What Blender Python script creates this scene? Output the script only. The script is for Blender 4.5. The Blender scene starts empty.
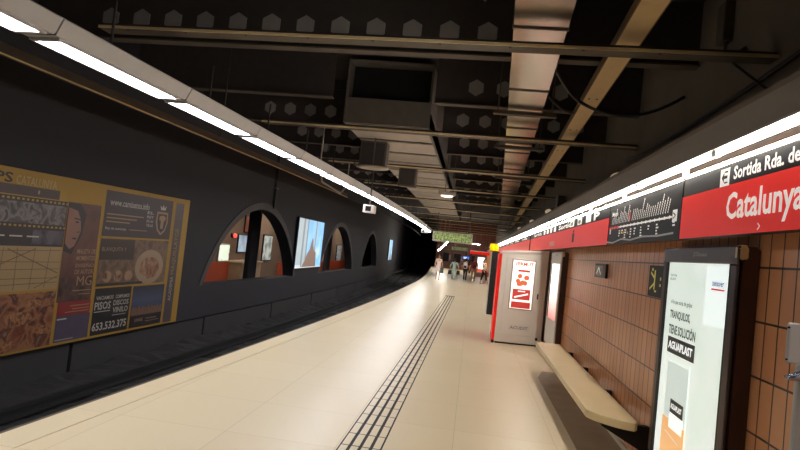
import bpy, bmesh, math, random
from mathutils import Vector, Matrix
random.seed(7)
R=math.radians
scene=bpy.context.scene
C=scene.collection
def lin(c): return c/12.92 if c<=.04045 else ((c+.055)/1.055)**2.4
def hexc(r,g,b): return (lin(r/255),lin(g/255),lin(b/255),1)

# ------------------------------------------------------------------ materials
def mat(name,col,rough=.6,metal=0.,var=.12,scale=6.,bump=0.,bscale=60.,emit=0.,spec=.5,ecol=None,coat=0.):
    m=bpy.data.materials.new(name); m.use_nodes=True
    nt=m.node_tree; b=nt.nodes['Principled BSDF']
    tc=nt.nodes.new('ShaderNodeTexCoord')
    n=nt.nodes.new('ShaderNodeTexNoise'); n.inputs['Scale'].default_value=scale; n.inputs['Detail'].default_value=5
    nt.links.new(tc.outputs['Object'],n.inputs['Vector'])
    mx=nt.nodes.new('ShaderNodeMix'); mx.data_type='RGBA'
    mx.inputs['A'].default_value=[max(0,c*(1-var)) for c in col[:3]]+[1]
    mx.inputs['B'].default_value=[min(1,c*(1+var)) for c in col[:3]]+[1]
    nt.links.new(n.outputs['Fac'],mx.inputs['Factor'])
    nt.links.new(mx.outputs['Result'],b.inputs['Base Color'])
    b.inputs['Roughness'].default_value=rough; b.inputs['Metallic'].default_value=metal
    b.inputs['Specular IOR Level'].default_value=spec
    if coat: b.inputs['Coat Weight'].default_value=coat; b.inputs['Coat Roughness'].default_value=.12
    if bump:
        n2=nt.nodes.new('ShaderNodeTexNoise'); n2.inputs['Scale'].default_value=bscale; n2.inputs['Detail'].default_value=4
        nt.links.new(tc.outputs['Object'],n2.inputs['Vector'])
        bp=nt.nodes.new('ShaderNodeBump'); bp.inputs['Strength'].default_value=bump
        nt.links.new(n2.outputs['Fac'],bp.inputs['Height']); nt.links.new(bp.outputs['Normal'],b.inputs['Normal'])
    if emit:
        if ecol is None: nt.links.new(mx.outputs['Result'],b.inputs['Emission Color'])
        else: b.inputs['Emission Color'].default_value=ecol
        b.inputs['Emission Strength'].default_value=emit
    return m
def ramp_mat(name,stops,tex='noise',scale=4.,rough=.5,emit=0.,axis=None,detail=6,distort=0.):
    """printed picture: a colour ramp driven by a procedural texture"""
    m=bpy.data.materials.new(name); m.use_nodes=True; nt=m.node_tree; b=nt.nodes['Principled BSDF']
    tc=nt.nodes.new('ShaderNodeTexCoord'); src=tc.outputs['Object']
    if tex=='voronoi':
        t=nt.nodes.new('ShaderNodeTexVoronoi'); t.inputs['Scale'].default_value=scale; out=t.outputs['Color']
    elif tex=='wave':
        t=nt.nodes.new('ShaderNodeTexWave'); t.inputs['Scale'].default_value=scale; t.inputs['Distortion'].default_value=distort; t.bands_direction=axis or 'Z'; out=t.outputs['Fac']
    elif tex=='gradz' or tex=='grady':
        s=nt.nodes.new('ShaderNodeSeparateXYZ'); nt.links.new(src,s.inputs[0])
        t=None; out=s.outputs['Z' if tex=='gradz' else 'Y']
        mr=nt.nodes.new('ShaderNodeMapRange'); mr.inputs['From Min'].default_value=scale[0]; mr.inputs['From Max'].default_value=scale[1]
        nt.links.new(out,mr.inputs['Value']); out=mr.outputs['Result']
    else:
        t=nt.nodes.new('ShaderNodeTexNoise'); t.inputs['Scale'].default_value=scale; t.inputs['Detail'].default_value=detail; t.inputs['Distortion'].default_value=distort; out=t.outputs['Fac']
    if t is not None: nt.links.new(src,t.inputs['Vector'])
    cr=nt.nodes.new('ShaderNodeValToRGB'); e=cr.color_ramp.elements
    while len(e)>1: e.remove(e[-1])
    e[0].position=stops[0][0]; e[0].color=stops[0][1]
    for p,c in stops[1:]:
        q=e.new(p); q.color=c
    nt.links.new(out,cr.inputs['Fac']); nt.links.new(cr.outputs['Color'],b.inputs['Base Color'])
    b.inputs['Roughness'].default_value=rough
    if emit:
        nt.links.new(cr.outputs['Color'],b.inputs['Emission Color']); b.inputs['Emission Strength'].default_value=emit
    return m
def brick_mat(name,c1,c2,mortar,bw,rh,ms,axes,rough=.4,offset=0.,bump=.3,spec=.5,origin=(0,0),noise=.25,nscale=1.2,rvar=0.):
    """stacked tiles laid on two object axes"""
    m=bpy.data.materials.new(name); m.use_nodes=True; nt=m.node_tree; b=nt.nodes['Principled BSDF']
    tc=nt.nodes.new('ShaderNodeTexCoord'); s=nt.nodes.new('ShaderNodeSeparateXYZ'); cb=nt.nodes.new('ShaderNodeCombineXYZ')
    nt.links.new(tc.outputs['Object'],s.inputs[0])
    for k,(ax,o) in enumerate(zip(axes,origin)):
        a=nt.nodes.new('ShaderNodeMath'); a.operation='ADD'; a.inputs[1].default_value=o
        nt.links.new(s.outputs[ax],a.inputs[0]); nt.links.new(a.outputs[0],cb.inputs[k])
    t=nt.nodes.new('ShaderNodeTexBrick'); t.offset=offset; t.squash=1
    t.inputs['Scale'].default_value=1; t.inputs['Brick Width'].default_value=bw; t.inputs['Row Height'].default_value=rh
    t.inputs['Mortar Size'].default_value=ms; t.inputs['Mortar Smooth'].default_value=.1
    t.inputs['Color1'].default_value=c1; t.inputs['Color2'].default_value=c2; t.inputs['Mortar'].default_value=mortar
    nt.links.new(cb.outputs[0],t.inputs['Vector'])
    n=nt.nodes.new('ShaderNodeTexNoise'); n.inputs['Scale'].default_value=nscale; n.inputs['Detail'].default_value=6
    nt.links.new(tc.outputs['Object'],n.inputs['Vector'])
    mr=nt.nodes.new('ShaderNodeMapRange'); mr.inputs['To Min'].default_value=1-noise; mr.inputs['To Max'].default_value=1+noise
    nt.links.new(n.outputs['Fac'],mr.inputs['Value'])
    mx=nt.nodes.new('ShaderNodeMix'); mx.data_type='RGBA'; mx.blend_type='MULTIPLY'; mx.inputs['Factor'].default_value=1
    nt.links.new(t.outputs['Color'],mx.inputs['A']); nt.links.new(mr.outputs['Result'],mx.inputs['B'])
    nt.links.new(mx.outputs['Result'],b.inputs['Base Color'])
    b.inputs['Roughness'].default_value=rough; b.inputs['Specular IOR Level'].default_value=spec
    if rvar:
        m2=nt.nodes.new('ShaderNodeMapRange'); m2.inputs['To Min'].default_value=rough-rvar; m2.inputs['To Max'].default_value=rough+rvar
        nt.links.new(n.outputs['Fac'],m2.inputs['Value']); nt.links.new(m2.outputs['Result'],b.inputs['Roughness'])
    if bump:
        bp=nt.nodes.new('ShaderNodeBump'); bp.inputs['Strength'].default_value=bump; bp.inputs['Distance'].default_value=.01; bp.invert=True
        nt.links.new(t.outputs['Fac'],bp.inputs['Height']); nt.links.new(bp.outputs['Normal'],b.inputs['Normal'])
    return m

M={}
M['floor']=brick_mat('terrazzo_floor',hexc(234,216,182),hexc(230,211,176),hexc(206,187,152),.9,.9,.003,('Y','X'),rough=.31,bump=0,noise=.03,nscale=.5,rvar=0,spec=.4)
M['edge']=mat('platform_nosing',hexc(196,178,150),.45,var=.15,scale=3)
M['joint']=mat('dark_joint',hexc(92,80,66),.7)
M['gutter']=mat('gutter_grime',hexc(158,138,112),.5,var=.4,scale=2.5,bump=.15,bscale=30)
M['tile']=brick_mat('brown_wall_tile',hexc(214,152,106),hexc(202,137,92),hexc(52,38,30),.13,.29,.006,('Y','Z'),rough=.3,origin=(0,.04),bump=.6,noise=.2,nscale=2.)
M['black_wall']=mat('soot_black_wall',hexc(30,30,37),.8,var=.18,scale=.7,bump=.1,bscale=20)
M['lower_wall']=mat('grey_concrete_slab',hexc(43,42,45),.85,var=.25,scale=1.2,bump=.2,bscale=15)
M['arch_trim']=mat('arch_trim_grey',hexc(58,55,56),.7,var=.15)
M['ceiling']=mat('black_ceiling',hexc(66,61,60),.95,var=.3,scale=1.)
M['upper_wall']=mat('dark_upper_wall',hexc(128,119,112),.9,var=.3,scale=1.3,bump=.15,bscale=8)
M['canopy']=mat('canopy_grey',hexc(150,144,140),.6,var=.06)
M['ballast']=mat('ballast_stone',hexc(37,35,35),.95,var=.5,scale=9,bump=.8,bscale=22)
M['steel_dark']=mat('dark_steel',hexc(88,80,72),.75,var=.3,scale=4)
M['steel_flange']=mat('pale_steel',hexc(232,208,166),.7,var=.3,scale=5)  # pale tone paints the light on crossbeam edges; also colours the contact wire
M['hexplate']=mat('grey_hex_plate',hexc(152,150,151),.8,var=.12,scale=7)
M['web']=mat('black_beam_web',hexc(66,61,60),.9,var=.2)
M['duct']=mat('galvanised_duct',hexc(176,168,152),.2,metal=.85,var=.12,scale=2.5,bump=.05,bscale=3)
M['ductflange']=mat('duct_flange',hexc(120,110,98),.5,metal=.4)
M['tray']=mat('beige_cable_tray',hexc(222,192,146),.55,var=.1)
M['traydark']=mat('tray_side',hexc(120,100,76),.6)
M['cable']=mat('black_cable',hexc(44,42,42),.5)
M['vent_box']=mat('duct_board',hexc(104,98,92),.8,var=.2)
M['vent_under']=mat('pale_duct_underside',hexc(170,162,152),.8,var=.15)
M['black']=mat('matt_black',hexc(22,22,24),.6)
M['blackgloss']=mat('gloss_black_sign',hexc(26,25,26),.42,var=.05,spec=.12)
M['red']=mat('red_sign',hexc(206,30,22),.35,var=.04,spec=.15,emit=.34)  # faint glow added to lift the red of signs and panels
M['white']=mat('white_print',hexc(222,216,210),.5,var=.02)
M['housing']=mat('light_housing',hexc(176,174,174),.5,var=.08)
M['diff']=mat('lit_diffuser',hexc(240,245,255),.4,var=.01,emit=21,ecol=(.95,.96,1,1))
M['tube']=mat('lit_tube',hexc(255,248,235),.4,var=.01,emit=48,ecol=(1,.94,.84,1))
M['farlight']=mat('far_lit',hexc(255,250,240),.4,var=.01,emit=70,ecol=(1,.95,.86,1))
M['sign_white']=mat('sign_white_print',hexc(230,226,220),.5,var=.02,emit=.35)  # faint glow added so the sign print reads bright
M['steel']=mat('brushed_steel',hexc(176,170,160),.38,metal=.45,var=.1,scale=5)
M['kiosk']=mat('grey_cabinet',hexc(226,221,212),.42,metal=.05,var=.07,scale=3)
M['brown']=mat('brown_anodised',hexc(58,36,28),.35,metal=.3,var=.12)
M['brownside']=mat('brown_side',hexc(70,44,36),.45,metal=.2,var=.15)
M['beigecap']=mat('beige_cap',hexc(214,188,140),.45)
M['bench']=mat('bench_stone',hexc(216,192,144),.4,var=.1,scale=3,coat=.1)
M['yellow']=mat('yellow_lamp',hexc(255,214,0),.35,var=.05,emit=.6)
M['skin']=mat('skin',hexc(216,164,132),.55,var=.05)
M['hairdark']=mat('dark_hair',hexc(34,24,20),.5)
M['hairbrown']=mat('brown_hair',hexc(96,58,36),.5)

# ------------------------------------------------------------------ mesh builder
class MB:
    def __init__(s): s.v=[]; s.f=[]; s.mi=[]; s.smooth=[]
    def add(s,vs,fs,mi=0,smooth=False):
        o=len(s.v); s.v+= [tuple(v) for v in vs]
        for f in fs: s.f.append(tuple(o+i for i in f)); s.mi.append(mi); s.smooth.append(smooth)
        return s
    def box(s,x0,x1,y0,y1,z0,z1,mi=0):
        vs=[(x,y,z) for z in(z0,z1) for y in(y0,y1) for x in(x0,x1)]
        return s.add(vs,[(0,2,3,1),(4,5,7,6),(0,1,5,4),(2,6,7,3),(0,4,6,2),(1,3,7,5)],mi)
    def hexa(s,b,t,mi=0):
        """b,t: four bottom and four top points, same winding"""
        return s.add(list(b)+list(t),[(3,2,1,0),(4,5,6,7)]+[(i,(i+1)%4,4+(i+1)%4,4+i) for i in range(4)],mi)
    def prism(s,pts,d,mi=0,smooth=False):
        """pts: planar polygon of 3-D points, extruded by vector d"""
        n=len(pts); d=Vector(d); a=[Vector(p) for p in pts]; b=[p+d for p in a]
        s.add(a+b,[tuple(range(n))[::-1],tuple(range(n,2*n))],mi)
        return s.add(a+b,[(i,(i+1)%n,n+(i+1)%n,n+i) for i in range(n)],mi,smooth)
    def poly(s,pts,mi=0): return s.add(pts,[tuple(range(len(pts)))],mi)
    def tube(s,pts,r,n=8,mi=0,cap=True):
        pts=[Vector(p) for p in pts]; rs=r if isinstance(r,(list,tuple)) else [r]*len(pts)
        vs=[];fs=[]
        up=Vector((0,0,1))
        for i,p in enumerate(pts):
            t=(pts[min(i+1,len(pts)-1)]-pts[max(i-1,0)]).normalized()
            a=up if abs(t.dot(up))<.95 else Vector((1,0,0))
            u=t.cross(a).normalized(); w=u.cross(t)
            for k in range(n):
                q=2*math.pi*k/n; vs.append(p+(u*math.cos(q)+w*math.sin(q))*rs[i])
        for i in range(len(pts)-1):
            for k in range(n): fs.append((i*n+k,i*n+(k+1)%n,(i+1)*n+(k+1)%n,(i+1)*n+k))
        s.add(vs,fs,mi,True)
        if cap: s.add(vs[:n],[tuple(range(n))[::-1]],mi); s.add(vs[-n:],[tuple(range(n))],mi)
        return s
    def ball(s,c,rx,ry=None,rz=None,n=12,m=8,mi=0):
        ry=ry or rx; rz=rz or rx; vs=[];fs=[]
        for i in range(m+1):
            a=math.pi*i/m
            for k in range(n):
                q=2*math.pi*k/n; vs.append((c[0]+rx*math.sin(a)*math.cos(q),c[1]+ry*math.sin(a)*math.sin(q),c[2]+rz*math.cos(a)))
        for i in range(m):
            for k in range(n): fs.append((i*n+k,(i+1)*n+k,(i+1)*n+(k+1)%n,i*n+(k+1)%n))
        return s.add(vs,fs,mi,True)
WL={}   # world location of each thing and part
def obj(name,mb,m,parent=None,bevel=0.,kind=None,label=None,weld=False,local=False):
    me=bpy.data.meshes.new(name)
    off=Vector((0,0,0)) if (local or parent is None) else WL[parent.name]
    me.from_pydata([tuple(Vector(v)-off) for v in mb.v],[],mb.f)
    ms=m if isinstance(m,(list,tuple)) else [m]
    for q in ms: me.materials.append(q)
    for p,i,sm in zip(me.polygons,mb.mi,mb.smooth): p.material_index=i; p.use_smooth=sm
    bm=bmesh.new(); bm.from_mesh(me)
    if weld or True: bmesh.ops.remove_doubles(bm,verts=bm.verts,dist=1e-5)
    bmesh.ops.recalc_face_normals(bm,faces=bm.faces); bm.to_mesh(me); bm.free()
    o=bpy.data.objects.new(name,me); C.objects.link(o)
    if parent is not None: o.parent=parent; WL[o.name]=off
    else: WL[o.name]=Vector((0,0,0))
    if bevel:
        b=o.modifiers.new('bevel','BEVEL'); b.width=bevel; b.segments=2; b.limit_method='ANGLE'; b.angle_limit=R(40)
    if kind: o['kind']=kind
    if label: o['label']=label
    return o
def tag(o,label,cat,group=None,kind=None):
    o['label']=label; o['category']=cat
    if group: o['group']=group
    if kind: o['kind']=kind
    return o
def thing(name,label,cat,loc=(0,0,0),group=None):
    o=bpy.data.objects.new(name,None); C.objects.link(o); o.location=loc; o.empty_display_size=.1
    WL[o.name]=Vector(loc); return tag(o,label,cat,group)
def struct(name,mb,m,bevel=0.):
    o=obj(name,mb,m); o['kind']='structure'
    return o
def dup(root,loc,rotz,label,group=None):
    r=root.copy(); C.objects.link(r); r.location=loc; r.rotation_euler=(0,0,rotz); r['label']=label
    if group: r['group']=group
    WL[r.name]=Vector(loc)
    for ch in list(root.children):
        c=ch.copy(); C.objects.link(c); c.parent=r; WL[c.name]=Vector(loc)
        for g in list(ch.children):
            d=g.copy(); C.objects.link(d); d.parent=c
    return r
# lettering ---------------------------------------------------------
def text_pts(s,bold=0.,res=2):
    cu=bpy.data.curves.new('t','FONT'); cu.body=s; cu.size=1; cu.offset=bold; cu.resolution_u=res
    o=bpy.data.objects.new('t',cu); C.objects.link(o)
    dg=bpy.context.evaluated_depsgraph_get(); me=bpy.data.meshes.new_from_object(o.evaluated_get(dg))
    vs=[(v.co.x,v.co.y) for v in me.vertices]; fs=[tuple(p.vertices) for p in me.polygons]
    bpy.data.objects.remove(o); bpy.data.curves.remove(cu); bpy.data.meshes.remove(me)
    return vs,fs
class Frame:
    """a flat panel: origin, unit right, unit up, outward normal"""
    def __init__(s,o,r,u):
        s.o=Vector(o); s.r=Vector(r).normalized(); s.u=Vector(u).normalized(); s.n=s.r.cross(s.u)
    def p(s,a,b,d=0.): return s.o+s.r*a+s.u*b+s.n*d
    def rect(s,mb,a0,a1,b0,b1,d,mi=0): return mb.poly([s.p(a0,b0,d),s.p(a1,b0,d),s.p(a1,b1,d),s.p(a0,b1,d)],mi)
    def slab(s,mb,a0,a1,b0,b1,d0,d1,mi=0):
        return mb.hexa([s.p(a0,b0,d0),s.p(a1,b0,d0),s.p(a1,b1,d0),s.p(a0,b1,d0)],[s.p(a0,b0,d1),s.p(a1,b0,d1),s.p(a1,b1,d1),s.p(a0,b1,d1)],mi)
    def poly(s,mb,pts,d,mi=0): return mb.poly([s.p(a,b,d) for a,b in pts],mi)
    def disc(s,mb,a,b,ra,rb,d,mi=0,n=20): return s.poly(mb,[(a+ra*math.cos(2*math.pi*k/n),b+rb*math.sin(2*math.pi*k/n)) for k in range(n)],d,mi)
    def line(s,mb,a0,b0,a1,b1,w,d,mi=0):
        t=Vector((a1-a0,b1-b0)).normalized(); q=Vector((-t.y,t.x))*w/2
        return s.poly(mb,[(a0-q.x,b0-q.y),(a1-q.x,b1-q.y),(a1+q.x,b1+q.y),(a0+q.x,b0+q.y)],d,mi)
    def text(s,mb,st,a0,a1,b0,b1,d,mi=0,bold=.012,rot=0):
        vs,fs=text_pts(st,bold)
        if rot: vs=[(-y,x) for x,y in vs] if rot==90 else [(y,-x) for x,y in vs]
        xs=[v[0] for v in vs]; ys=[v[1] for v in vs]
        x0,x1,y0,y1=min(xs),max(xs),min(ys),max(ys)
        return mb.add([s.p(a0+(x-x0)/(x1-x0)*(a1-a0),b0+(y-y0)/(y1-y0)*(b1-b0),d) for x,y in vs],fs,mi)
ORD=['first','second','third','fourth','fifth','sixth','seventh','eighth','ninth','tenth','eleventh','twelfth','thirteenth','fourteenth','fifteenth','sixteenth','seventeenth','eighteenth','nineteenth','twentieth']

# ------------------------------------------------------------------ platform curve
EY=[-6,0,3.8,6.57,11.36,17.9,26.5,34,44,60,80,100]; EX=[-3.95,-3.40,-3.19,-3.05,-2.86,-2.69,-2.66,-2.78,-3.17,-4.1,-5.5,-7.2]
def edge(y):
    for i in range(len(EY)-1):
        if y<=EY[i+1] or i==len(EY)-2:
            # Catmull-Rom in y
            y0,y1=EY[i],EY[i+1]; t=(y-y0)/(y1-y0)
            m0=(EX[i+1]-EX[i-1])/(EY[i+1]-EY[i-1]) if i>0 else (EX[1]-EX[0])/(EY[1]-EY[0])
            m1=(EX[i+2]-EX[i])/(EY[i+2]-EY[i]) if i<len(EY)-2 else (EX[-1]-EX[-2])/(EY[-1]-EY[-2])
            h=y1-y0
            return (2*t**3-3*t**2+1)*EX[i]+(t**3-2*t**2+t)*h*m0+(-2*t**3+3*t**2)*EX[i+1]+(t**3-t**2)*h*m1
def heading(y): return math.atan2(-(edge(y+.3)-edge(y-.3)),.6)     # rotation about z of something laid along the edge
def frange(a,b,s):
    n=max(1,int(round((b-a)/s))); return [a+(b-a)*i/n for i in range(n+1)]
def sweep(off0,off1,z0,z1,ya,yb,step=1.,mi=0,mb=None):
    mb=mb or MB(); ys=frange(ya,yb,step); vs=[]
    for y in ys:
        e=edge(y); vs+=[(e+off0,y,z0),(e+off1,y,z0),(e+off1,y,z1),(e+off0,y,z1)]
    fs=[(0,1,2,3),(len(vs)-1,len(vs)-2,len(vs)-3,len(vs)-4)]
    for i in range(len(ys)-1):
        a=4*i
        for k in range(4): fs.append((a+k,a+4+k,a+4+(k+1)%4,a+(k+1)%4))
    return mb.add(vs,fs,mi)
YN,YF=-5.0,62.0
WX=1.54      # face of the tiled wall
# platform slab
mb=MB(); ys=frange(YN,YF,1.); vs=[]
for y in ys:
    e=edge(y)+.32; vs+=[(e,y,-1.15),(WX,y,-1.15),(WX,y,0),(e,y,0)]
fs=[(0,1,2,3),(len(vs)-1,len(vs)-2,len(vs)-3,len(vs)-4)]
for i in range(len(ys)-1):
    a=4*i
    for k in range(4): fs.append((a+k,a+4+k,a+4+(k+1)%4,a+(k+1)%4))
mb.add(vs,fs); struct('floor',mb,M['floor'])
struct('trim_1',sweep(.04,.312,-.25,0,YN,YF),M['floor'])        # nosing slabs
mb=sweep(0,.04,-.3,-.004,YN,YF); sweep(.312,.32,-.25,-.004,YN,YF,mb=mb); sweep(.1,.2,-1.15,-.25,YN,YF,mb=mb)
struct('trim_2',mb,M['joint'])
# floor gutter under the bench
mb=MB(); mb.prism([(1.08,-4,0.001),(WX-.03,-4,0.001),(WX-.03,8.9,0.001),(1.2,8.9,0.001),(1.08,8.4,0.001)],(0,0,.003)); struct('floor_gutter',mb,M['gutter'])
mb=MB(); mb.box(WX-.03,WX,-4,YF-.2,0,.05); struct('baseboard_right',mb,M['edge'])
# track bed + ballast
mb=sweep(-3.5,.15,-1.5,-1.3,YN,99.9,2.); struct('floor_track',mb,M['joint'])
mb=MB(); ys=frange(YN+.12,70,.22); nx=18; vs=[]
for y in ys:
    for k in range(nx+1):
        t=k/nx; h=-1.12+random.uniform(-.045,.045)+(.16*max(0,(0.22-t)/.22))
        vs.append((edge(y)-3.3+t*3.4+random.uniform(-.04,.04)*(0<k<nx),y+random.uniform(-.05,.05),h))
fs=[(i*(nx+1)+k,i*(nx+1)+k+1,(i+1)*(nx+1)+k+1,(i+1)*(nx+1)+k) for i in range(len(ys)-1) for k in range(nx)]
mb.add(vs,fs); tag(obj('ballast',mb,M['ballast']),'dark stone ballast filling the track trench below the platform','gravel',kind='stuff')
for off,l in((-2.55,'far dark running rail on the ballast, beside the arched wall'),(-1.05,'near dark running rail on the ballast, beside the platform')):
    mb=sweep(off-.07,off+.07,-1.09,-1.07,YN,70); sweep(off-.01,off+.01,-1.07,-.98,YN,70,mb=mb); sweep(off-.035,off+.035,-.98,-.94,YN,70,mb=mb)
    tag(obj('track_rail',mb,M['black']),l,'rail')
# ------------------------------------------------------------------ left wall with arches
WO=-3.3; ARCH=[(16.05,3.2),(25.75,3.25),(34.9,3.1)]; SILL,ATOP=.25,2.27
def arch_h(y,extra=0.):
    for c,w in ARCH:
        t=abs(y-c)/(w+extra)
        if t<1: return SILL+(ATOP+extra-SILL)*(1-t**2.0)**.74
    return None
ys=set(frange(YN,100,1.))
for c,w in ARCH:
    for k in range(41): ys.add(c-w*math.cos(math.pi*k/40))
ys=sorted(ys); mb=MB(); TH=.35; ZT=4.9
def wall_col(y): return edge(y)+WO
for a,b in zip(ys[:-1],ys[1:]):
    xa,xb=wall_col(a),wall_col(b)
    m=(a+b)/2
    if arch_h(m) is None:
        mb.add([(xa,a,-.5),(xb,b,-.5),(xb,b,ZT),(xa,a,ZT)],[(0,1,2,3)]); mb.add([(xa-TH,a,-1.4),(xb-TH,b,-1.4),(xb-TH,b,ZT),(xa-TH,a,ZT)],[(0,1,2,3)])
    else:
        ha=arch_h(a) or SILL; hb=arch_h(b) or SILL
        for d,zb in((0,-.5),(TH,-1.4)):
            mb.add([(xa-d,a,zb),(xb-d,b,zb),(xb-d,b,SILL),(xa-d,a,SILL)],[(0,1,2,3)])
            mb.add([(xa-d,a,ha),(xb-d,b,hb),(xb-d,b,ZT),(xa-d,a,ZT)],[(0,1,2,3)])
        mb.add([(xa,a,ha),(xb,b,hb),(xb-TH,b,hb),(xa-TH,a,ha)],[(0,1,2,3)])
        mb.add([(xa,a,SILL),(xb,b,SILL),(xb-TH,b,SILL),(xa-TH,a,SILL)],[(0,1,2,3)])
mb.add([(wall_col(YN),YN,-.5),(wall_col(100),100,-.5)],[])
# underside of the ledge
for a,b in zip(ys[:-1],ys[1:]):
    mb.add([(wall_col(a),a,-.5),(wall_col(b),b,-.5),(wall_col(b)-.12,b,-.5),(wall_col(a)-.12,a,-.5)],[(0,1,2,3)])
struct('wall_left',mb,M['black_wall'])
mb=MB(); y=-4.4
while y<66:
    sweep(WO-.13,WO-.05,-1.4,-.53,y,y+4.34,mb=mb); y+=4.42
struct('trim_3',mb,M['lower_wall'])
for i,(c,w) in enumerate(ARCH):          # grey band round each arch
    mb=MB(); inn=[];out=[]
    for k in range(41):
        q=math.pi*k/40; y=c-w*math.cos(q); yo=c-(w+.17)*math.cos(q)
        h=arch_h(y) or SILL; t=min(1,abs(yo-c)/(w+.17)); ho=SILL+(ATOP+.2-SILL)*(1-t*t)**.74
        inn.append((wall_col(y)+.012,y,h)); out.append((wall_col(yo)+.012,yo,ho))
    for k in range(40): mb.prism([inn[k],inn[k+1],out[k+1],out[k]],(.008,0,0))
    struct('trim_%d'%(4+i),mb,M['arch_trim'])
# ------------------------------------------------------------------ station beyond the arches
OX=-9.7
mb=MB(); mb.box(OX-.15,OX,8,60,-1.0,4.6); struct('wall_opposite',mb,mat('opposite_wall',hexc(128,104,86),.8,var=.2,scale=.8))
mb=MB(); mb.box(OX,-6.75,8,60,-.75,-.6); struct('floor_opposite',mb,M['lower_wall'])
mb=MB(); mb.box(OX,OX+.06,18,22.5,-.6,.3); mb.box(OX,OX+.06,28.5,45,-.6,.2); struct('trim_7',mb,mat('orange_dado',hexc(196,84,50),.5))
M['oppl']=mat('opposite_lamp',hexc(255,235,210),.4,emit=60,ecol=(1,.9,.78,1))
for k,y in enumerate((21.5,26.5,32.0,41.0)):
    t=thing('ceiling_light',['white ceiling light over the far platform, seen through the first arch','second ceiling light over the platform beyond the arches','ceiling light over the platform beyond the second arch','last ceiling light on the platform beyond the arches'][k],'ceiling light',(OX+1.3,y,3.1),'lights beyond the arches')
    mb=MB(); mb.box(OX+1.2,OX+1.4,y-.7,y+.7,3.1,3.16); obj('housing',mb,M['housing'],t)
    mb=MB(); mb.box(OX+1.22,OX+1.38,y-.68,y+.68,3.085,3.1); obj('diffuser',mb,M['oppl'],t)
    _=[obj('hanger',MB().tube([(OX+1.3,y+q,3.16),(OX+1.3,y+q,4.9)],.012),M['steel_dark'],t) for q in(-.5,.5)]
def opp_panel(name,label,cat,y0,y1,z0,z1,m,x=OX,fr=.05,frm='black'):
    t=thing(name,label,cat,(x,(y0+y1)/2,z0)); F=Frame((x+.002,y0,z0),(0,1,0),(0,0,1))
    mb=MB(); F.slab(mb,-fr,y1-y0+fr,-fr,z1-z0+fr,0,.05); obj('frame',mb,M[frm],t,.008)
    mb=MB(); F.rect(mb,0,y1-y0,0,z1-z0,.056); obj('poster',mb,m,t)
    return t,F
opp_panel('poster_case','small bright poster case beyond the first arch, over the orange dado','poster',21.4,22.3,.36,.98,ramp_mat('opp_poster',[(.3,hexc(250,250,245)),(.5,hexc(190,220,180)),(.6,hexc(250,245,240)),(.7,hexc(120,80,60))],scale=3,emit=.75),frm='steel')
opp_panel('information_screen','pale blue screen seen through the first arch, beside its dark column','screen',23.15,24.5,.72,1.42,ramp_mat('opp_screen',[(.3,hexc(120,140,160)),(.6,hexc(170,190,205))],scale=2,emit=.5))
opp_panel('wall_panel','orange brown vertical panel high beyond the first arch','wall panel',23.7,24.2,1.6,2.25,mat('opp_panel',hexc(176,94,60),.6),frm='brown')
opp_panel('poster_case','dark framed grey poster beyond the dark column inside the first arch','poster',26.1,27.2,.35,1.5,ramp_mat('opp_poster2',[(.35,hexc(120,128,124)),(.5,hexc(190,196,190)),(.65,hexc(110,120,118))],scale=2,emit=.4))
opp_panel('poster_case','plain beige poster seen through the second arch','poster',36.6,38.4,-.3,.7,ramp_mat('opp_poster3',[(.3,hexc(150,118,92)),(.6,hexc(190,156,124))],scale=2,emit=.35),frm='brown')
t,F=opp_panel('poster_case','grey and white striped poster beyond the second arch','poster',41,42.4,.0,1.3,ramp_mat('opp_poster4',[(.3,hexc(70,70,72)),(.5,hexc(170,170,170)),(.6,hexc(80,80,80))],scale=5,emit=.3))
t=thing('signal_lamp','small red lamp on the opposite wall inside the first arch','lamp',(OX,22.5,1.3))
mb=MB(); mb.tube([(OX,22.5,1.38),(OX+.12,22.5,1.38)],.1,12); obj('body',mb,M['black'],t)
mb=MB(); mb.ball((OX+.13,22.5,1.38),.09); obj('lens',mb,mat('red_lamp',hexc(255,60,50),.3,emit=2.5),t)
t=thing('service_counter','beige counter against the opposite wall inside the first arch','counter',(OX,23,-.6))
mb=MB(); mb.box(OX+.02,OX+.6,22.4,24.6,-.6,.3); obj('cabinet',mb,mat('counter_beige',hexc(178,150,120),.6),t,.01)
mb=MB(); mb.box(OX+.02,OX+.66,22.35,24.65,.3,.38); obj('worktop',mb,mat('counter_top',hexc(206,178,146),.5),t,.01)
for c,l in(((-7.35,18.85),'broad dark column standing just behind the first arch'),((-7.3,29.0),'dark column standing just behind the second arch'),((-7.4,38.6),'dark column standing just behind the third arch')):
    t=thing('station_column',l,'column',(c[0],c[1],-.6)); mb=MB(); mb.box(c[0]-.09,c[0]+.09,c[1]-.36,c[1]+.36,-.6,4.6); obj('shaft',mb,M['black_wall'],t,.03)
    mb=MB(); mb.box(c[0]-.13,c[0]+.13,c[1]-.4,c[1]+.4,-.6,-.4); obj('plinth',mb,M['lower_wall'],t,.02)
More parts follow.
